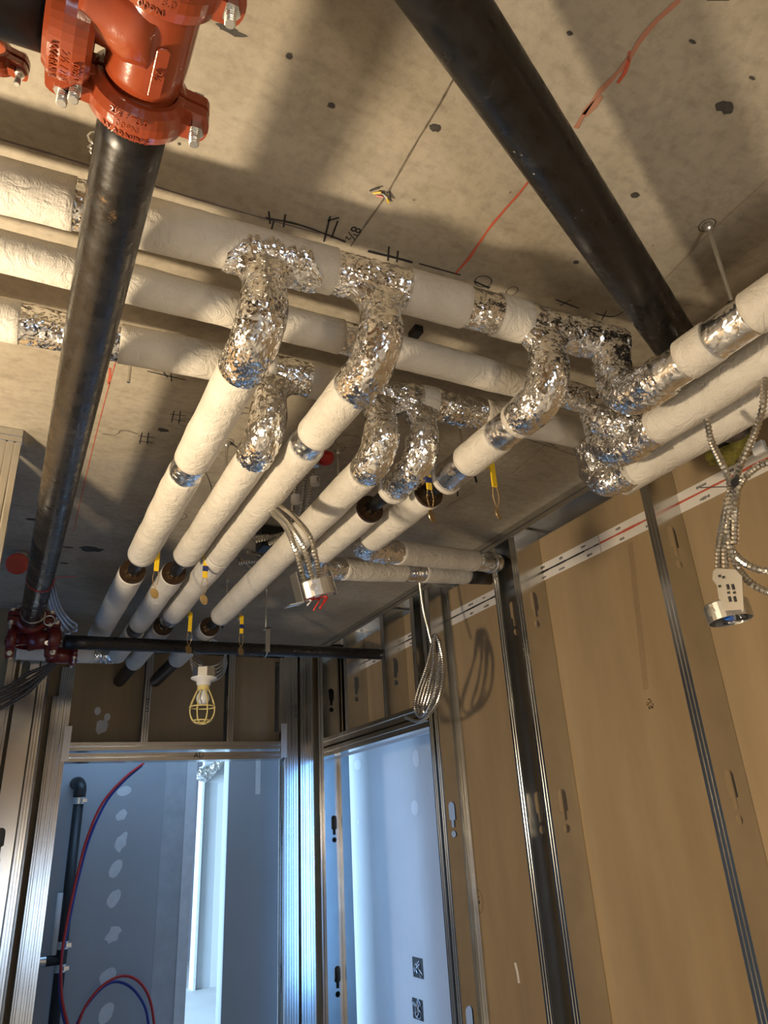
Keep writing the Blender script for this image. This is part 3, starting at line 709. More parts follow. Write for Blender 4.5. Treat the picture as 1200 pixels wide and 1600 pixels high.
# crumpled foil skirt joining the last elbows
for a, b, r0 in (((1.35, 1.22, 2.52), (1.43, 1.12, 2.42), .05), ((1.48, 1.39, 2.56), (1.55, 1.40, 2.40), .045)):
    foil(R3 if a[0] > 1.4 else R2, [a, b], lambda i, N_: r0 * (.6 + .4 * math.sin(PI * min(1, .2 + i / N_))), .012)

# white duct beneath the ceiling on the far left
root = thing('insulated_duct', 'short white and silver duct behind the red fittings by the far left post', 'duct')
e = BP(.497, 3.93); P = [e]
for k in range(1, 7): a = PI / 2 * k / 6; P.append(Vector((e.x - .06 * (1 - math.cos(a)), e.y + .06 * math.sin(a), e.z)))
foil(root, P + [Vector((.40, e.y + .06, e.z))], .045, .004)
jacket(root, (.40, e.y + .06, e.z), (.02, e.y + .06, e.z), .045); foil(root, [(.33, e.y + .06, e.z), (.25, e.y + .06, e.z)], .047, .003)

# ---- valve handles with tags
def valve(c, blue, label, hgt=.085, tagoff=0):
    c = Vector(c); root = thing('valve_handle', label, 'valve handle', group='yellow valve handles with hanging tags')
    bm = bmesh.new(); M = frame(c, (1, 0, 0), (0, 1, 0), (0, 0, 1))
    box(bm, (-.0085, -.003, -hgt), (.0085, .003, 0), M); box(bm, (-.0085, -.003, -.004), (.0085, .034, .004), M)
    bmesh.ops.bevel(bm, geom=bm.edges[:], offset=.0015, segments=1, affect='EDGES'); hd = link('handle', bm, MAT['yellow'], root)
    bm = bmesh.new(); box(bm, (-.007, .03, -.008), (.007, .045, .03), M); link('valve_stem', bm, MAT['zinc'], root)
    if blue:
        bm = bmesh.new(); box(bm, (-.009, -.0036, -hgt * .72), (.009, .0036, -hgt * .48), M); link('grip_sleeve', bm, MAT['blue'], hd)
    bm = bmesh.new(); P = catmull([c + Vector((-.005, 0, -hgt + .008)), c + Vector((-.010, 0, -hgt - .03)), c + Vector((0, 0, -hgt - .062)), c + Vector((.010, 0, -hgt - .03)), c + Vector((.005, 0, -hgt + .008))], 8)
    for q in resample(P, .0046): bmesh.ops.create_icosphere(bm, subdivisions=1, radius=.0021, matrix=Matrix.Translation(q))
    ch = link('ball_chain', bm, MAT['brass'], root, True); ch['kind'] = 'stuff'
    bm = bmesh.new(); lathe(bm, axis_frame(c + Vector((0, 0, -hgt - .082)), (.5, -.8, .1)), [(.019, -.0006), (.019, .0006)], 20); link('tag_disc', bm, MAT['brass'], ch)
    return root
for (px, py, dep, bl, lab, h) in ((247, 857, 2.55, 0, 'plain yellow valve handle beside the leftmost branch pipe', .085), (322, 868, 2.6, 1, 'yellow and blue valve handle beside the second branch pipe', .085),
        (298, 958, 3.25, 0, 'yellow valve handle hanging just above the thin black crosspipe, left one', .085), (378, 963, 3.3, 1, 'yellow and blue valve handle above the thin black crosspipe, right one', .08),
        (668, 730, 2.02, 1, 'yellow and blue valve handle hanging before a dark pipe end', .07), (768, 722, 2.05, 0, 'yellow valve handle hanging right of the pipes before the bare slab', .08)):
    p = atd(px, py, dep); valve(p, bl, lab, h)

# ================================================================ BLACK STEEL PIPES
def pipe_thing(name, label, P, r, mat='black', n=40):
    bm = bmesh.new(); tube(bm, resample([Vector(p) for p in P], .05), r, n); o = link(name, bm, MAT[mat], None, True); tag(o, label, 'pipe'); return o
LP0, LP1 = Vector((.046, .735, 2.44)), Vector((.056, 3.42, 2.44))
lp = thing('black_steel_pipe', 'long glossy black steel pipe running away from the red tee on the left', 'pipe')
bm = bmesh.new(); tube(bm, resample([LP0, LP1], .05), .0475, 44); link('barrel', bm, MAT['black_rust'], lp, True)
P = []; q = Vector((.055, 2.85, 2.44))
for k in range(25): a = 2 * PI * k / 24; P.append(q + Vector((.0485 * math.cos(a), .02 * math.cos(a), .0485 * math.sin(a))))
bm = bmesh.new(); tube(bm, P, .0016, 6); tube(bm, catmull([q + Vector((.048, .02, 0)), q + Vector((.06, .05, .03)), q + Vector((.13, .10, .06))], 5), .0014, 5); link('red_string', bm, MAT['redwire'], lp)
bm = bmesh.new(); lathe(bm, axis_frame((.056, 3.30, 2.44), (0, 1, 0)), [(.0490, 0), (.0490, .012)], 32); link('bare_groove', bm, MAT['zinc'], lp)
pipe_thing('black_steel_pipe', 'thick black pipe slanting across the slab at upper right', [(-.05, .29, 2.6), (.425, .509, 2.6), (1.343, .941, 2.6), (1.9, 1.2, 2.6)], .0545, 'black_speck')
sp = thing('sprinkler_crosspipe', 'thin black crosspipe in front of the end wall framing', 'pipe')
bm = bmesh.new(); tube(bm, resample([Vector((.20, 3.40, 2.345)), Vector((2.02, 3.765, 2.475))], .1), .031, 28); link('barrel', bm, MAT['black'], sp, True)

# ---- grooved couplings and tee
def bolt(bm, c, axis, L=.075, s=1.0):
    M = axis_frame(c, axis); hexa = [(.0125 * s * math.cos(k * PI / 3), .0125 * s * math.sin(k * PI / 3)) for k in range(6)]
    prism(bm, hexa, M @ Matrix.Translation((0, 0, L * .18)), .013 * s); lathe(bm, M @ Matrix.Translation((0, 0, -L * .5)), [(.0065 * s, 0), (.0065 * s, L * .98), (.005 * s, L)], 12)
    prism(bm, hexa, M @ Matrix.Translation((0, 0, -L * .5)), .010 * s)
    for k in range(5): lathe(bm, M @ Matrix.Translation((0, 0, L * .42 - k * .004 * s + .012)), [(.0058 * s, 0), (.0072 * s, .001), (.0058 * s, .002)], 10)
def coupling(root, c, axis, lug, r, W=.05, mat='red', words=None, s=1.0, split=None):
    "two half housings round a pipe of radius r; lug = direction of the bolt pads, bolts at right angles"
    c = Vector(c); z = Vector(axis).normalized(); x = Vector(lug).normalized(); y = z.cross(x)
    if y.z > 0: y = -y
    for sgn, nm in ((1, 'lower_housing'), (-1, 'upper_housing')):
        bm = bmesh.new(); prof = [(r + .001, -W / 2), (r + .008 * s, -W / 2), (r + .017 * s, -W * .38), (r + .021 * s, -W * .12), (r + .021 * s, W * .12), (r + .017 * s, W * .38), (r + .008 * s, W / 2), (r + .001, W / 2)]
        n = 22; rings = []
        for i in range(n + 1):
            a = .07 + (PI - .14) * i / n; d = x * math.cos(a) + y * sgn * math.sin(a)
            rings.append([bm.verts.new(c + d * rr + z * zz) for rr, zz in prof])
        for A, B in zip(rings, rings[1:]):
            for k in range(len(prof)): bm.faces.new((A[k], A[(k + 1) % len(prof)], B[(k + 1) % len(prof)], B[k]))
        bm.faces.new(rings[0]); bm.faces.new(rings[-1])
        for e in (1, -1):   # lug pads, rounded, thicker by the body
            M = frame(c + y * sgn * .003, x * e, z, (x * e).cross(z))
            if M.col[2].to_3d().dot(y * sgn) < 0: M = frame(c + y * sgn * .003, x * e, -z, (x * e).cross(-z))
            R0, R1_ = r + .004, r + .036 * s
            pts = [(R0, -W * .46)] + [(R1_ + .012 * s * math.cos(t), W * .42 * math.sin(t)) for t in [(-PI / 2) + PI * k / 8 for k in range(9)]] + [(R0, W * .46)]
            prism(bm, pts, M, .017 * s)
            M2 = M @ Matrix.Translation((0, 0, .012 * s)); prism(bm, [(R0, -W * .2), (R1_ - .014 * s, -W * .2), (R1_ - .014 * s, W * .2), (R0, W * .2)], M2, .02 * s)
        bmesh.ops.bevel(bm, geom=[e for e in bm.edges if e.is_manifold and e.calc_face_angle(0) > .9], offset=.0025 * s, segments=2, affect='EDGES')
        link(nm, bm, MAT[mat], root, False)
    for e in (1, -1):
        bm = bmesh.new(); bolt(bm, c + x * e * (r + .030 * s) + y * .004, y, .085 * s, s); link('bolt', bm, MAT['zinc'], root)
    return c, x, y, z
def cast_text(root, s, c, axis, y, r, ang, off, size, mat='red'):
    "raised cast lettering bent round the housing"
    z = Vector(axis).normalized(); y = Vector(y).normalized(); x = z.cross(y)
    o = text('cast_lettering', s, Matrix(), size, MAT[mat], root, .0012)
    for v in o.data.vertices:
        a = ang + v.co.x / r; q = v.co.copy(); v.co = Vector(c) + (x * math.sin(a) + y * math.cos(a)) * (r + q.z) + z * (off + q.y)
    return o
ft = thing('red_grooved_tee', 'large orange-red cast tee with bolted couplings at upper left', 'pipe fitting')
TY = .612; T0 = Vector((.046, TY, 2.44)); r0 = .0475
bm = bmesh.new()
lathe(bm, axis_frame((.046, .50, 2.44), (0, 1, 0)), [(r0, 0), (r0, .02), (.042, .022), (.042, .030), (.0505, .034), (.052, .06), (.052, .15), (.0505, .175), (.050, .187), (.042, .191), (.042, .200), (r0, .202), (r0, .212)], 44)
lathe(bm, axis_frame(T0, (-1, 0, 0), (0, 1, 0)), [(.060, .0), (.058, .030), (.050, .045), (.0475, .075), (.0475, .085)], 40)
link('tee_body', bm, MAT['red'], ft, True)
bm = bmesh.new(); M = axis_frame(T0 + Vector((.014, .03, -.0500)), (.28, 0, -1), (0, 1, 0)); prism(bm, [(-.032, -.0085), (.032, -.0085), (.036, -.004), (.036, .004), (.032, .0085), (-.032, .0085), (-.036, .004), (-.036, -.004)], M, .0035)
bmesh.ops.bevel(bm, geom=bm.edges[:], offset=.001, segments=1, affect='EDGES'); link('cast_size_plate', bm, MAT['red'], ft)
coupling(ft, (.046, .722, 2.44), (0, 1, 0), (1, 0, 0), .0480, .052)
coupling(ft, (.046, .543, 2.44), (0, 1, 0), (1, 0, 0), .0480, .056)
coupling(ft, (-.045, .655, 2.44), (1, 0, 0), (0, 1, 0), .0480, .056)
DN = Vector((0, 0, -1))
for cy, ws_ in ((.722, ('2½ / 73.0', '009N', 'WARNING')), (.543, ('DEPRESSURIZE', '2½ / 73.0', '009N'))):
    for k, s in enumerate(ws_): cast_text(ft, s, (.046, cy, 2.44), (0, -1, 0), DN, .0480 + .0205, -.15, .015 - k * .014, .013)
for k, s in enumerate(('009N', '2½ / 73.0', 'WARNING')): cast_text(ft, s, (-.045, .655, 2.44), (1, 0, 0), DN, .0480 + .0205, .25, .012 - k * .013, .013)
cast_text(ft, '2½', T0 + Vector((0, .03, 0)), (1, 0, 0), DN, .0565, 0, .014, .012)
sb = thing('black_steel_pipe', 'short black pipe entering the red tee from the upper left edge', 'pipe')
bm = bmesh.new(); tube(bm, [Vector((-.055, .655, 2.44)), Vector((-.3, .672, 2.44)), Vector((-.9, .71, 2.44))], .046, 36); link('barrel', bm, MAT['black'], sb, True)
# bit of another coupling at the left edge
fe = thing('red_coupling', 'small red coupling with one bolt cut off by the left edge', 'pipe fitting')
pc = atd(-14, 82, 1.0); coupling(fe, pc, (.2, 1, 0), (1, .1, 0), .02, .03, 'red', s=.6)

# ---- dark red fittings cluster at the far left
fc = thing('red_fitting_cluster', 'dark red bolted fittings joining black pipes by the far left post', 'pipe fitting')
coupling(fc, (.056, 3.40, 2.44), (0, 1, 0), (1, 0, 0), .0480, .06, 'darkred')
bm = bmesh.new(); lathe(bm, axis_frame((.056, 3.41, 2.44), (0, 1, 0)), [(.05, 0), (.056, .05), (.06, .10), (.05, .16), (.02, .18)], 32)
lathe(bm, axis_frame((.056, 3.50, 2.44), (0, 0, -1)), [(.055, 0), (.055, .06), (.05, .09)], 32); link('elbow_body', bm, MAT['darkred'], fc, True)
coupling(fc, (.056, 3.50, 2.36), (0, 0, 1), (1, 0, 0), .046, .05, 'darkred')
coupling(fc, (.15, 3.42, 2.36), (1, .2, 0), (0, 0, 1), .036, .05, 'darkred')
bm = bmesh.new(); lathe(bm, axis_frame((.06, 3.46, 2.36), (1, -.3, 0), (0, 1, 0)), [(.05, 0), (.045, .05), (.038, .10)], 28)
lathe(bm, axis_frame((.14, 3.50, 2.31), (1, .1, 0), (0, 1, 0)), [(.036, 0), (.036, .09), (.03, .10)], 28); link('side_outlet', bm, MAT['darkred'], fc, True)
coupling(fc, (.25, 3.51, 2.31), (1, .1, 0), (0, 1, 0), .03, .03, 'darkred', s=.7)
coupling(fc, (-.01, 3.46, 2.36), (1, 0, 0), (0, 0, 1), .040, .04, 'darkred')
bm = bmesh.new(); lathe(bm, axis_frame((.128, 3.395, 2.335), (.1, -1, -.2)), [(.0095, 0), (.0095, .012), (.006, .012), (.0058, .004)], 16); link('drain_plug', bm, MAT['zinc'], fc)
bm = bmesh.new(); P = [Vector((.125 + .022 * math.cos(2 * PI * k / 20), 3.36, 2.425 + .022 * math.sin(2 * PI * k / 20))) for k in range(21)]; tube(bm, P, .003, 6, cap=False); link('ring_hanger', bm, MAT['zinc'], fc, True)

# ================================================================ HANGERS
def rod(label, pt, z1, clevis=None, r=.0048, base=True):
    root = thing('hanger_rod', label, 'hanger', group='threaded hanger rods from the slab')
    x, y = pt.x, pt.y; bm = bmesh.new(); P = resample([Vector((x, y, ZC)), Vector((x + random.uniform(-.003, .003), y, z1))], .0035)
    tube(bm, P, lambda i, n: r * (1.0 if i % 2 else .86), 8); link('rod', bm, MAT['zinc'], root)
    bm = bmesh.new(); lathe(bm, axis_frame((x, y, ZC), (0, 0, -1)), [(.011, 0), (.011, .006), (.009, .016), (.0055, .02)], 12); link('anchor', bm, MAT['zinc'], root)
    if clevis == 'nut':
        bm = bmesh.new(); prism(bm, [(.014 * math.cos(k * PI / 3), .014 * math.sin(k * PI / 3)) for k in range(6)], frame((x, y, z1 - .004), (1, 0, 0), (0, 1, 0), (0, 0, 1)), .012)
        P = [Vector((x, y + .056 * math.cos(a), z1 - .058 + .056 * math.sin(a))) for a in [PI * k / 12 for k in range(13)]]
        link('nut', bm, MAT['rubber'], root)
        bm = bmesh.new(); tube(bm, P, .0035, 6); link('clevis_strap', bm, MAT['rubber'], root)
    return root
q = atz(1105, 350, ZC); rod('long zinc rod dropping from the slab to the right-hand return pipe', Vector((q.x, q.y, 0)), 2.51, 'nut')
for (px, py, z1, lab) in ((355, 690, 2.55, 'zinc rod with scribbled ring between the first two branch pipes'), (528, 702, 2.55, 'dark rod right of the red sprinkler cap'), (718, 662, 2.56, 'rod hanging above the rightmost branch pipe'),
        (355, 905, 2.56, 'thin rod seen between the far ends of the branch pipes'), (205, 560, 2.67, 'short rod stub above the farthest header by the black pipe')):
    q = atz(px, py, ZC); rod(lab, Vector((q.x, q.y, 0)), z1, 'nut' if px != 205 else None)
q = atz(410, 945, ZC); hr = rod('rod with flat steel hook holding the thin black crosspipe', Vector((1.185, 3.59, 0)), 2.52, None)
bm = bmesh.new(); c = Vector((1.185, 3.597, 2.415)); box(bm, c + Vector((-.012, -.040, -.02)), c + Vector((.012, -.035, .11))); box(bm, c + Vector((-.012, -.04, .105)), c + Vector((.012, .01, .11)))
tube(bm, [c + Vector((0, .037 * math.cos(a), .037 * math.sin(a))) for a in [PI + PI * k / 8 for k in range(9)]], .004, 6); link('hook_strap', bm, MAT['zinc'], hr)
# band hanger on the first header near the black pipe
br = thing('pipe_hanger_bracket', 'grey bracket and knotted wire holding the first header by the black pipe', 'hanger')
q = at1(.02); bm = bmesh.new(); box(bm, (q.x - .012, q.y - .055, q.z + .052), (q.x + .012, q.y + .03, q.z + .056)); box(bm, (q.x - .012, q.y - .057, q.z + .01), (q.x + .012, q.y - .054, q.z + .056)); box(bm, (q.x - .008, q.y - .05, q.z + .055), (q.x + .008, q.y - .047, ZC)); link('bracket', bm, MAT['zinc'], br)
bm = bmesh.new()
for k in range(4): tube(bm, [q + Vector((.02 * math.cos(a) * (1 + .2 * k), -.06 - .01 * k, .085 + .02 * math.sin(a + k))) for a in [PI * 2 * j / 12 for j in range(11)]], .0025, 6)
link('tie_wire', bm, MAT['zinc'], br, True)
# black clamps peeking between headers
for (px, py, dep, lab) in ((652, 512, 1.95, 'black clamp showing between the first two headers'), (402, 868, 3.4, None)):
    if lab:
        p = atd(px, py, dep); root = thing('pipe_clamp', lab, 'clamp'); bm = bmesh.new(); box(bm, p + Vector((-.012, -.01, -.02)), p + Vector((.012, .03, .02))); link('clamp_block', bm, MAT['rubber'], root); bm = bmesh.new(); tube(bm, [p + Vector((0, .01, .02)), Vector((p.x, p.y + .01, ZC))], .005, 8); link('rod', bm, MAT['zinc'], root)

# ================================================================ ARMOURED CABLES
def mc(bm, pts, r=.0085, n=9, step=.0052, smooth_n=10):
    P = resample(catmull(pts, smooth_n), step)
    tube(bm, P, lambda i, N_: r * (1.0 if i % 2 else .70), n)
def cable_thing(label, pts, r=.0085, name='armoured_cable', group=None, mat='cable', step=.005):
    bm = bmesh.new(); mc(bm, pts, r, step=step); o = link(name, bm, MAT[mat], None, False); return tag(o, label, 'cable', group)
# hanging junction box, centre
def octbox(label, c, axis, up, r=.052, h=.042, bracket=True):
    root = thing('junction_box', label, 'junction box'); M = axis_frame(c, axis, up); bm = bmesh.new()
    oc = [(r * math.cos(2 * PI * k / 24), r * math.sin(2 * PI * k / 24)) for k in range(24)]
    lathe(bm, M, [(r * .96, 0), (r, .003), (r, h), (r * .95, h), (r * .94, .005), (r * .5, .004)], 28); link('box_shell', bm, MAT['zinc'], root)
    if bracket:
        for nm, lo, hi in (('bracket_plate', (r + .001, -.03, -.03), (r + .003, .03, .055)), ('bracket_foot', (r + .001, -.03, .05), (r + .04, .03, .053)), ('bracket_ear', (-r - .003, -.012, -.02), (-r - .001, .012, .05))):
            bm = bmesh.new(); box(bm, lo, hi, M); link(nm, bm, MAT['zinc'], root)
    bm = bmesh.new()
    for k in range(4):
        a = k * PI / 2 + .4; lathe(bm, M @ Matrix.Translation((r * .995 * math.cos(a), r * .995 * math.sin(a), h * .5)) @ Matrix.Rotation(a, 4, 'Z') @ Matrix.Rotation(PI / 2, 4, 'Y'), [(.010, 0), (.010, .0012), (.004, .0016)], 14)
    link('knockout', bm, MAT['zinc'], root)
    return root, M
cb = Vector((.70, 1.72, 2.135)); ax = (.28, .10, -.9)
jb, M = octbox('round steel junction box dangling open with red wires under the branch pipes', cb, ax, (-1, .1, -.2), .050, .045)
for k, (a, b, c_) in enumerate(((0, 0, .02), (.01, .01, .0), (-.015, .01, .01), (.02, -.01, 0))):
    bm = bmesh.new(); tube(bm, catmull([M @ Vector((a, b, .01)), M @ Vector((a + .02, b + .01, .045)), M @ Vector((a - .02 + k * .01, b - .015, .052)), M @ Vector((a + .01, b + .015 * k - .02, .078 if k < 3 else .06))], 6), .0022, 6); link('wire', bm, MAT['redwire'] if k < 3 else MAT['porcelain'], jb, True)
bm = bmesh.new(); lathe(bm, M @ Matrix.Translation((0, 0, .012)), [(.046, 0), (.046, .02), (.03, .024)], 24); link('red_cover', bm, MAT['redwire'], jb)
tops = [M @ Vector((-.022, .012, .002)), M @ Vector((.006, -.015, .002)), M @ Vector((.026, .0, .002))]
G = 'armoured cables to the hanging junction box'
cable_thing('armoured cable reaching the far side of the hanging round box', [tops[0], atd(487, 845, 1.92), atd(462, 810, 2.02), atd(432, 785, 2.15), atd(380, 740, 2.5)], group=G)
cable_thing('armoured cable reaching the middle of the hanging round box', [tops[1], atd(474, 855, 1.93), atd(452, 820, 2.0), atd(425, 792, 2.15), atd(375, 745, 2.5)], group=G)
cable_thing('armoured cable reaching the left side of the hanging round box', [tops[2], atd(462, 860, 1.93), atd(445, 822, 2.02), atd(418, 795, 2.17), atd(372, 752, 2.5)], group=G)
G = 'armoured cables clipped near the sprinkler cap'
for k, pts in enumerate(([(490, 715), (485, 760), (478, 800), (462, 832), (440, 860)], [(482, 720), (475, 765), (470, 800), (458, 826), (420, 850)], [(470, 735), (460, 770), (456, 805), (452, 830), (400, 845)])):
    cable_thing(('armoured cable rising to the red sprinkler cap, nearest the fourth branch pipe', 'armoured cable rising to the red sprinkler cap, middle of three', 'armoured cable below the red sprinkler cap, closest to the third branch pipe')[k], [atd(px, py, 2.55 + .02 * k) for px, py in pts], .0095, group=G)
for k, (x, y) in enumerate(((492, 752), (462, 780))):
    p = atd(x - 14 * 0, y, 2.5); root = thing('cable_label', ('white paper label wrapped round cables below the red cap', 'white paper tag on cable by the third branch pipe')[k], 'label'); bm = bmesh.new(); tube(bm, [p + Vector((0, 0, -.014)), p + Vector((0, 0, .014))], .017, 14); pw = link('paper_wrap', bm, MAT['tape'], root)
    if k == 0: text('printed_letter', 'E', frame(p + Vector((.005, -.0175, 0)), (1, 0, 0), (0, 0, 1), (0, -1, 0)), .02, MAT['ink'], pw, .0004)
sh = thing('sprinkler_cap', 'red sprinkler cap and grey connector under the slab beside the third branch', 'sprinkler'); p = atd(505, 712, 2.58)
bm = bmesh.new(); lathe(bm, axis_frame(p, (.3, -.6, -.7)), [(.030, 0), (.032, .02), (.024, .034)], 20); link('red_cap', bm, MAT['redwire'], sh, True)
bm = bmesh.new(); lathe(bm, axis_frame(p + Vector((-.04, -.02, -.03)), (0, 0, -1)), [(.02, -.05), (.02, 0), (.014, .01), (.014, .03)], 14); link('connector', bm, MAT['zinc'], sh)
G = 'loose cables lying under the slab'
for k, pts in enumerate(([(385, 862), (415, 868), (445, 862), (462, 845)], [(372, 880), (400, 876), (430, 874), (458, 868)], [(395, 840), (420, 838), (440, 852), (452, 866)], [(372, 868), (390, 885), (408, 890)])):
    cable_thing(('loose armoured cable curving over the small black box under the slab', 'loose armoured cable lying straight beside the small black box', 'loose armoured cable hooking round the far side of the small black box', 'shortest loose cable end left of the small black box')[k], [atz(px, py, 2.66 + .015 * k) for px, py in pts], .010, group=G, step=.006)
bx = thing('black_junction_box', 'small black box under the slab between third and fourth branches', 'junction box'); p = atz(425, 850, 2.68); bm = bmesh.new(); box(bm, p - Vector((.06, .05, .03)), p + Vector((.06, .05, .065))); bmesh.ops.bevel(bm, geom=bm.edges[:], offset=.006, segments=2, affect='EDGES'); link('box_shell', bm, MAT['rubber'], bx)

# coil of armoured cable hanging at the right wall
coil = thing('cable_coil', 'long coil of armoured cable hanging at the jamb of the right opening', 'cable coil')
def pc_(px, py, x=1.72): return atx(px, py, x)
bm = bmesh.new(); mc(bm, [pc_(655, 905), pc_(661, 950), pc_(668, 980), pc_(674, 1005)], .0075); link('hanging_lead', bm, MAT['cable'], coil)
for k in range(5):
    o = k * 6.5 - 3; dx = .012 * (k % 3)
    lp_ = [(676 + .6 * k, 1000), (668 + o * .5, 1040), (655 + o * .8, 1080), (650 + o * .7, 1105), (658 + o * .5, 1120 - k), (672 + o * .6, 1105 - k * 2), (682 + o * .5, 1070), (686 + o * .35, 1035), (686, 1005), (680, 992), (676 + .6 * k, 1000)]
    bm = bmesh.new(); mc(bm, [pc_(a, b, 1.66 + dx * 1.6) for a, b in lp_], .0072); link('cable_loop', bm, MAT['cable'], coil)
bm = bmesh.new(); mc(bm, [pc_(690, 1085, 1.70), pc_(675, 1112, 1.69), pc_(655, 1127, 1.69), pc_(633, 1121, 1.69)], .0075); link('loose_end', bm, MAT['cable'], coil)
bm = bmesh.new(); q = pc_(681, 998, 1.71); tube(bm, [q + Vector((.03 * math.cos(a), .02 * math.cos(a), .018 * math.sin(a))) for a in [2 * PI * j / 16 for j in range(17)]], .004, 6, cap=False); link('tie_wrap', bm, MAT['rubber'], coil)

# right-hand box with its cables
cr = atx(1138, 962, 1.40); 
jb2, M = octbox('round steel junction box with blue wire nut and flat bracket beside the right wall', cr + Vector((0, 0, .028)), (.03, -.06, -1), (-1, -.3, 0), .048, .040, False)
bm = bmesh.new(); a = atx(1115, 893, 1.36); b = atx(1158, 940, 1.36)
bm.faces.new([bm.verts.new(atx(px, py, 1.36)) for px, py in ((1115, 893), (1120, 888), (1150, 890), (1160, 900), (1163, 952), (1127, 955), (1121, 915), (1114, 905))]); o = link('bracket_plate', bm, MAT['zinc'], jb2); md = o.modifiers.new('t', 'SOLIDIFY'); md.thickness = .002
for px, py in ((1137, 917), (1145, 917), (1140, 936), (1148, 936), (1124, 900), (1130, 902), (1124, 916), (1138, 926), (1147, 926)):
    p = atx(px, py, 1.3562); h = .006 if px in (1137, 1145, 1140, 1148) else .0025; bm = bmesh.new(); box(bm, p + Vector((-.0006, -.0025, -h)), p + Vector((.0002, .0025, h))); link('slot', bm, MAT['ink'], jb2)
bm = bmesh.new(); a = M @ Vector((.0, .0, .032)); lathe(bm, axis_frame(a, (-.9, -.3, .1)), [(.007, -.012), (.011, .014), (.008, .018)], 12); link('wire_nut', bm, MAT['blue2'], jb2)
for k in range(4):
    bm = bmesh.new(); tube(bm, catmull([a, a + Vector((.02, -.012 + .008 * k, .012)), a + Vector((.032, -.02 + .016 * k, -.004)), a + Vector((.01, -.01 + .012 * k, -.008))], 5), .002, 6); link('wire', bm, [MAT['rubber'], MAT['galv'], MAT['porcelain'], MAT['rubber']][k], jb2, True)
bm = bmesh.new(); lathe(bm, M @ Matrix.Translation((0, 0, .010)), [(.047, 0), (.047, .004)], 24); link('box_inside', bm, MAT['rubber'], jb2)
XR = 1.40
def rc(*pp): return [atx(px, py, XR + .01 * (i % 2) if d is None else d) for i, (px, py, d) in enumerate([(p + (None,))[:3] for p in pp])]
G = 'armoured cables at the right-hand junction box'
cable_thing('armoured cable climbing left of the tie to the return pipes', rc((1122, 888), (1124, 850), (1133, 800), (1141, 760), (1130, 728), (1112, 690), (1104, 655)), .0088, group=G)
cable_thing('armoured cable climbing right of the tie towards the right edge', rc((1134, 888), (1133, 850), (1138, 800), (1146, 760), (1160, 720), (1180, 675), (1192, 635), (1194, 590)), .0088, group=G)
cable_thing('armoured cable looping right under the tie, upper loop', rc((1152, 762), (1142, 800), (1137, 835), (1148, 865), (1172, 885), (1205, 892), (1260, 880)), .0088, group=G)
cable_thing('armoured cable looping right under the tie, lower loop', rc((1150, 780), (1140, 820), (1142, 860), (1155, 890), (1175, 912), (1210, 928), (1265, 930)), .0088, group=G)
cable_thing('armoured cable arching from the tie to the right edge', rc((1148, 850), (1149, 800), (1153, 765), (1168, 742), (1190, 726), (1225, 715)), .0088, group=G)
tw = thing('tie_wire', 'thin black tie wire round the cables above the right box', 'wire'); bm = bmesh.new(); q = atx(1146, 760, XR)
for k in range(3): tube(bm, [q + Vector((.02 * math.cos(a), .03 * math.cos(a), .006 * math.sin(a) + k * .004)) for a in [2 * PI * j / 14 for j in range(15)]], .0015, 5, cap=False)
tube(bm, [q, atx(1094, 762, XR)], .0013, 5); tube(bm, [q, atx(1131, 783, XR)], .0013, 5); link('wire', bm, MAT['ink'], tw)
# wall sleeve with yellow wool
sl = thing('wall_sleeve', 'black capped pipe stub marked 2024 with yellow wool at the right wall', 'pipe'); q = atx(1140, 672, xd)
bm = bmesh.new(); lathe(bm, axis_frame(q + Vector((-.02, 0, 0)), (-1, 0, 0), (0, 1, 0)), [(.075, -.03), (.075, .05), (.068, .06)], 32); link('cap', bm, MAT['rubber'], sl, False)
text('marker_lettering', '2024', frame(q + Vector((-.082, 0, -.01)), (0, -.94, -.34), (0, -.34, .94), (-1, 0, 0)), .05, simple('grey_chalk', (.10, .10, .10), .8), sl, .0006)
bm = bmesh.new(); bmesh.ops.create_icosphere(bm, subdivisions=4, radius=.075, matrix=Matrix.Translation(q + Vector((-.02, .01, -.075))) @ Matrix.Diagonal((.5, 1.2, .6, 1)))
for v in bm.verts: v.co += v.normal * .02 * noise.noise(v.co * 40)
link('wool_packing', bm, MAT['wool'], sl, True)
bm = bmesh.new(); q2 = atx(1186, 700, 1.9); box(bm, q2 - Vector((.01, .02, .02)), q2 + Vector((.01, .02, .02))); bmesh.ops.bevel(bm, geom=bm.edges[:], offset=.004, segments=1, affect='EDGES'); o = link('cable_clip', bm, MAT['porcelain']); tag(o, 'small white plastic clip beside the capped pipe stub', 'clip')

# cables at the far left
G = 'bright conduits bending by the red fitting cluster'
for k in range(4):
    cable_thing(('leftmost', 'second', 'third', 'rightmost')[k] + ' of the bright flexible conduits bending beside the long black pipe', [atz(72 + 3 * k, 905 - 2 * k, 2.62), atz(76 + 5 * k, 940, 2.60), atz(88 + 6 * k, 968 - k, 2.58), atz(104 + 5 * k, 990 - 5 * k, 2.60), atz(118, 984 + 1.5 * k - 3, 2.62)], .0095, 'flexible_conduit', G, 'whitewire')
G = 'grey cables sweeping from the left edge to the fittings'; ORD = ('uppermost', 'second', 'third', 'fourth', 'fifth', 'sixth', 'seventh', 'lowest')
for k in range(8):
    a = random.uniform(-6, 6)
    cable_thing(ORD[k] + ' thin grey cable, counted downwards, of the bundle sweeping left from the red fittings', [atd(-20, 1078 + 6.5 * k + a, 2.9), atd(12, 1070 + 5 * k + a * .5, 3.0), atd(42, 1054 + 4.2 * k - a * .4, 3.1 + .02 * (k % 2)), atd(68, 1042 + 2.4 * k, 3.2), atd(88, 1032 + k * .8, 3.3)], .0058, 'grey_cable', G, 'greycable', step=.008)
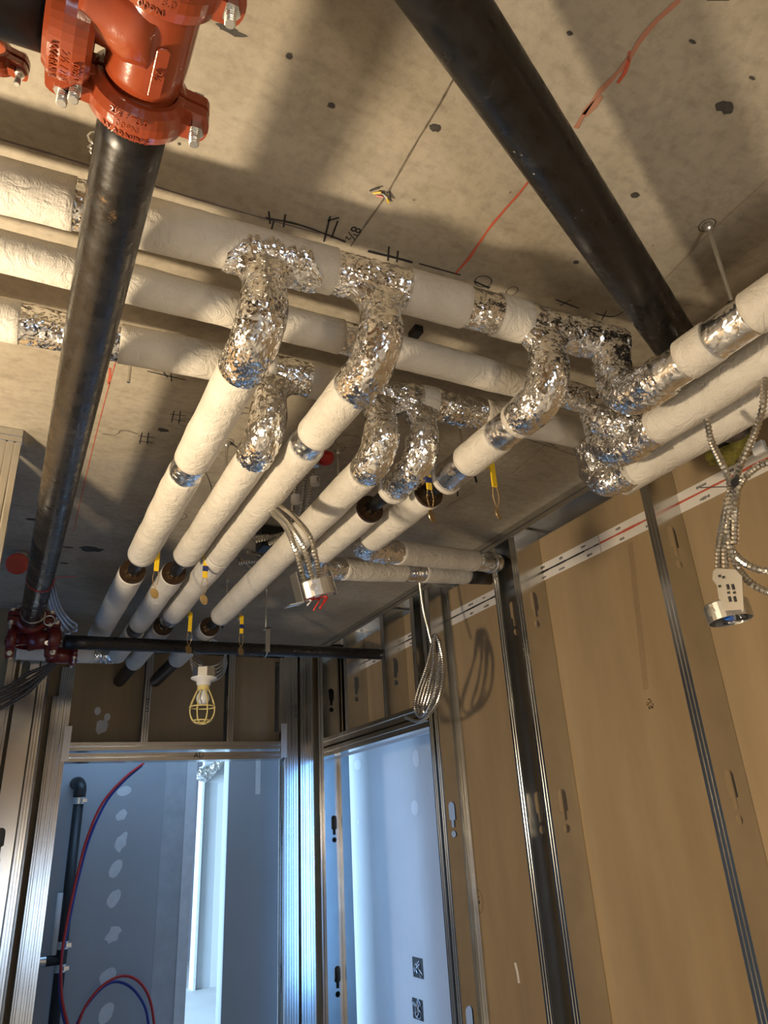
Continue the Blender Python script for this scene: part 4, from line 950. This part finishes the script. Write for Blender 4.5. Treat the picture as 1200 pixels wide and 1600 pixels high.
# grey coil behind the crosspipe
co = thing('cable_coil', 'loosely coiled grey cable drooping above the caged lamp', 'cable coil')
for k in range(5):
    P = [Vector((1.04 + .03 * 0 + .11 * math.cos(a) + .008 * k, 4.25 + .02 * k, 2.545 + (.085 + .008 * k) * math.sin(a) - .01 * k)) for a in [2 * PI * j / 12 for j in range(13)]]
    bm = bmesh.new(); mc(bm, P, .0065, 8, .006, 3); link('cable_loop', bm, MAT['cable'], co)

# ================================================================ CAGED LAMP
lm = thing('caged_work_lamp', 'unlit bulb in a pale yellow cage hanging before the end wall', 'lamp')
lc = atd(319, 1052, 3.15); zt = lc.z
bm = bmesh.new(); lathe(bm, frame(lc, (1, 0, 0), (0, 1, 0), (0, 0, 1)), [(.05, -.018), (.051, -.016), (.051, .02), (.049, .022)], 8); link('ceiling_box', bm, MAT['zinc'], lm)
bm = bmesh.new(); F_ = frame(lc, (1, 0, 0), (0, 1, 0), (0, 0, 1)); lathe(bm, F_, [(.026, -.055), (.030, -.050), (.032, -.036), (.055, -.025), (.057, -.020), (.05, -.018)], 28); link('lampholder', bm, MAT['porcelain'], lm, True)
bm = bmesh.new(); lathe(bm, F_, [(.012, -.062), (.014, -.075), (.026, -.095), (.029, -.108), (.026, -.122), (.014, -.134), (.002, -.138)], 24); link('bulb', bm, MAT['bulb'], lm, True)
bm = bmesh.new(); lathe(bm, F_, [(.020, -.05), (.026, -.056), (.027, -.074), (.022, -.076)], 20); link('cage_collar', bm, MAT['cage'], lm)
for k in range(8):
    a = 2 * PI * k / 8 + .15; e = Vector((math.cos(a), math.sin(a), 0)); P = [lc + e * rr + Vector((0, 0, zz)) for rr, zz in ((.024, -.07), (.038, -.10), (.052, -.135), (.0555, -.165), (.048, -.19), (.034, -.206), (.020, -.213))]
    bm = bmesh.new(); tube(bm, catmull(P, 4), .0027, 8); link('cage_rib', bm, MAT['cage'], lm, True)
for rr, zz in ((.0535, -.145), (.038, -.203), (.020, -.213)):
    bm = bmesh.new(); tube(bm, [lc + Vector((rr * math.cos(2 * PI * k / 28), rr * math.sin(2 * PI * k / 28), zz)) for k in range(29)], .003, 8, cap=False); link('cage_hoop', bm, MAT['cage'], lm, True)
bm = bmesh.new(); mc(bm, [lc + Vector((0, 0, .02)), lc + Vector((.01, .1, .07)), lc + Vector((.02, .3, .16)), Vector((lc.x + .1, lc.y + .8, 2.6))], .0065); link('supply_cable', bm, MAT['cable'], lm)

# orange cap on the slab
q = atz(30, 865, ZC); oc = thing('orange_cap', 'round orange-red cap on the slab left of the long black pipe', 'cap'); bm = bmesh.new(); lathe(bm, axis_frame((q.x, q.y - .02, ZC - .055), (-.05, -.87, -.48)), [(.048, 0), (.048, .012), (.044, .014)], 32); link('disc', bm, MAT['disk'], oc)
bm = bmesh.new(); lathe(bm, axis_frame((q.x + .01, q.y + .0, ZC), (0, 0, -1)), [(.03, 0), (.024, .03), (.016, .06)], 18); link('white_socket', bm, MAT['porcelain'], oc, True)

# ================================================================ NEXT ROOM FURNISHINGS
pv = thing('black_drain_pipe', 'upright black drain pipe with steel band clamps in the next room', 'pipe'); yP = YN - .12
a = aty(124, 1243, yP); bm = bmesh.new(); tube(bm, [Vector((a.x, yP, a.z)), Vector((a.x, yP, 0))], .034, 28); link('barrel', bm, MAT['rubber'], pv, True)
bm = bmesh.new(); tube(bm, catmull([Vector((a.x, yP, a.z - .01)), Vector((a.x, yP, a.z + .05)), Vector((a.x - .01, yP + .05, a.z + .085)), Vector((a.x - .02, YN, a.z + .09))], 5), .042, 24); link('elbow', bm, MAT['rubber'], pv, True)
for zz in (a.z - .035, aty(105, 1476, yP).z, aty(101, 1512, yP).z):
    bm = bmesh.new(); lathe(bm, frame((a.x, yP, zz), (1, 0, 0), (0, 1, 0), (0, 0, 1)), [(.037, -.022), (.037, .022)], 28); box(bm, Vector((a.x + .02, yP - .045, zz - .012)), Vector((a.x + .05, yP - .02, zz + .012))); link('band_clamp', bm, MAT['zinc'], pv)
zb_ = aty(90, 1500, yP).z; bm = bmesh.new(); tube(bm, [Vector((a.x, yP, zb_)), Vector((.31, yP, zb_))], .03, 20); link('side_branch', bm, MAT['rubber'], pv, True)
bm = bmesh.new(); lathe(bm, axis_frame((a.x - .11, yP, zb_), (1, 0, 0), (0, 1, 0)), [(.033, -.02), (.033, .02)], 20); link('band_clamp', bm, MAT['zinc'], pv)
tb = thing('white_tube', 'short white tube standing left of the black drain pipe', 'pipe'); u = aty(95, 1395, yP); bm = bmesh.new(); tube(bm, [Vector((u.x, yP, u.z)), Vector((u.x, yP, zb_ + .03))], .02, 16); link('barrel', bm, MAT['mud'], tb, True)
def hose(label, pts, mat, dy=0):
    bm = bmesh.new(); tube(bm, resample(catmull([aty(px, py, YN - .25 + dy) for px, py in pts], 8), .02), .0085, 10); o = link('flexible_water_tube', bm, MAT[mat], None, True); return tag(o, label, 'tube')
hose('thin red water tube curving down the next room wall', [(225, 1192), (195, 1215), (160, 1255), (136, 1310), (120, 1370), (105, 1440), (96, 1500), (97, 1560), (108, 1610)], 'redwire')
hose('thin blue water tube curving down beside the red one', [(222, 1196), (192, 1222), (165, 1255), (140, 1310), (122, 1375), (108, 1440), (96, 1500), (94, 1560), (104, 1610)], 'bluewire', .02)
hose('red tube arching across the bottom of the left doorway', [(122, 1600), (135, 1570), (160, 1540), (190, 1525), (215, 1532), (233, 1558), (241, 1600), (243, 1640)], 'redwire')
hose('blue tube arching under the red arch in the left doorway', [(118, 1605), (133, 1575), (158, 1545), (180, 1534), (205, 1543), (225, 1570), (232, 1600), (234, 1640)], 'bluewire', .02)
# silver flex duct in the far room
fd = thing('flex_duct', 'crumpled silver flexible duct under the far room ceiling', 'duct'); q = atd(318, 1212, 9.0); foil(fd, [q + Vector((-.08, 0, .05)), q + Vector((0, 0, -.02)), q + Vector((.12, 0, .06)), q + Vector((.2, 0, .2))], .07, .03, step=.03)

for o in list(C.objects):
    if o.type == 'EMPTY': place_origin(o)
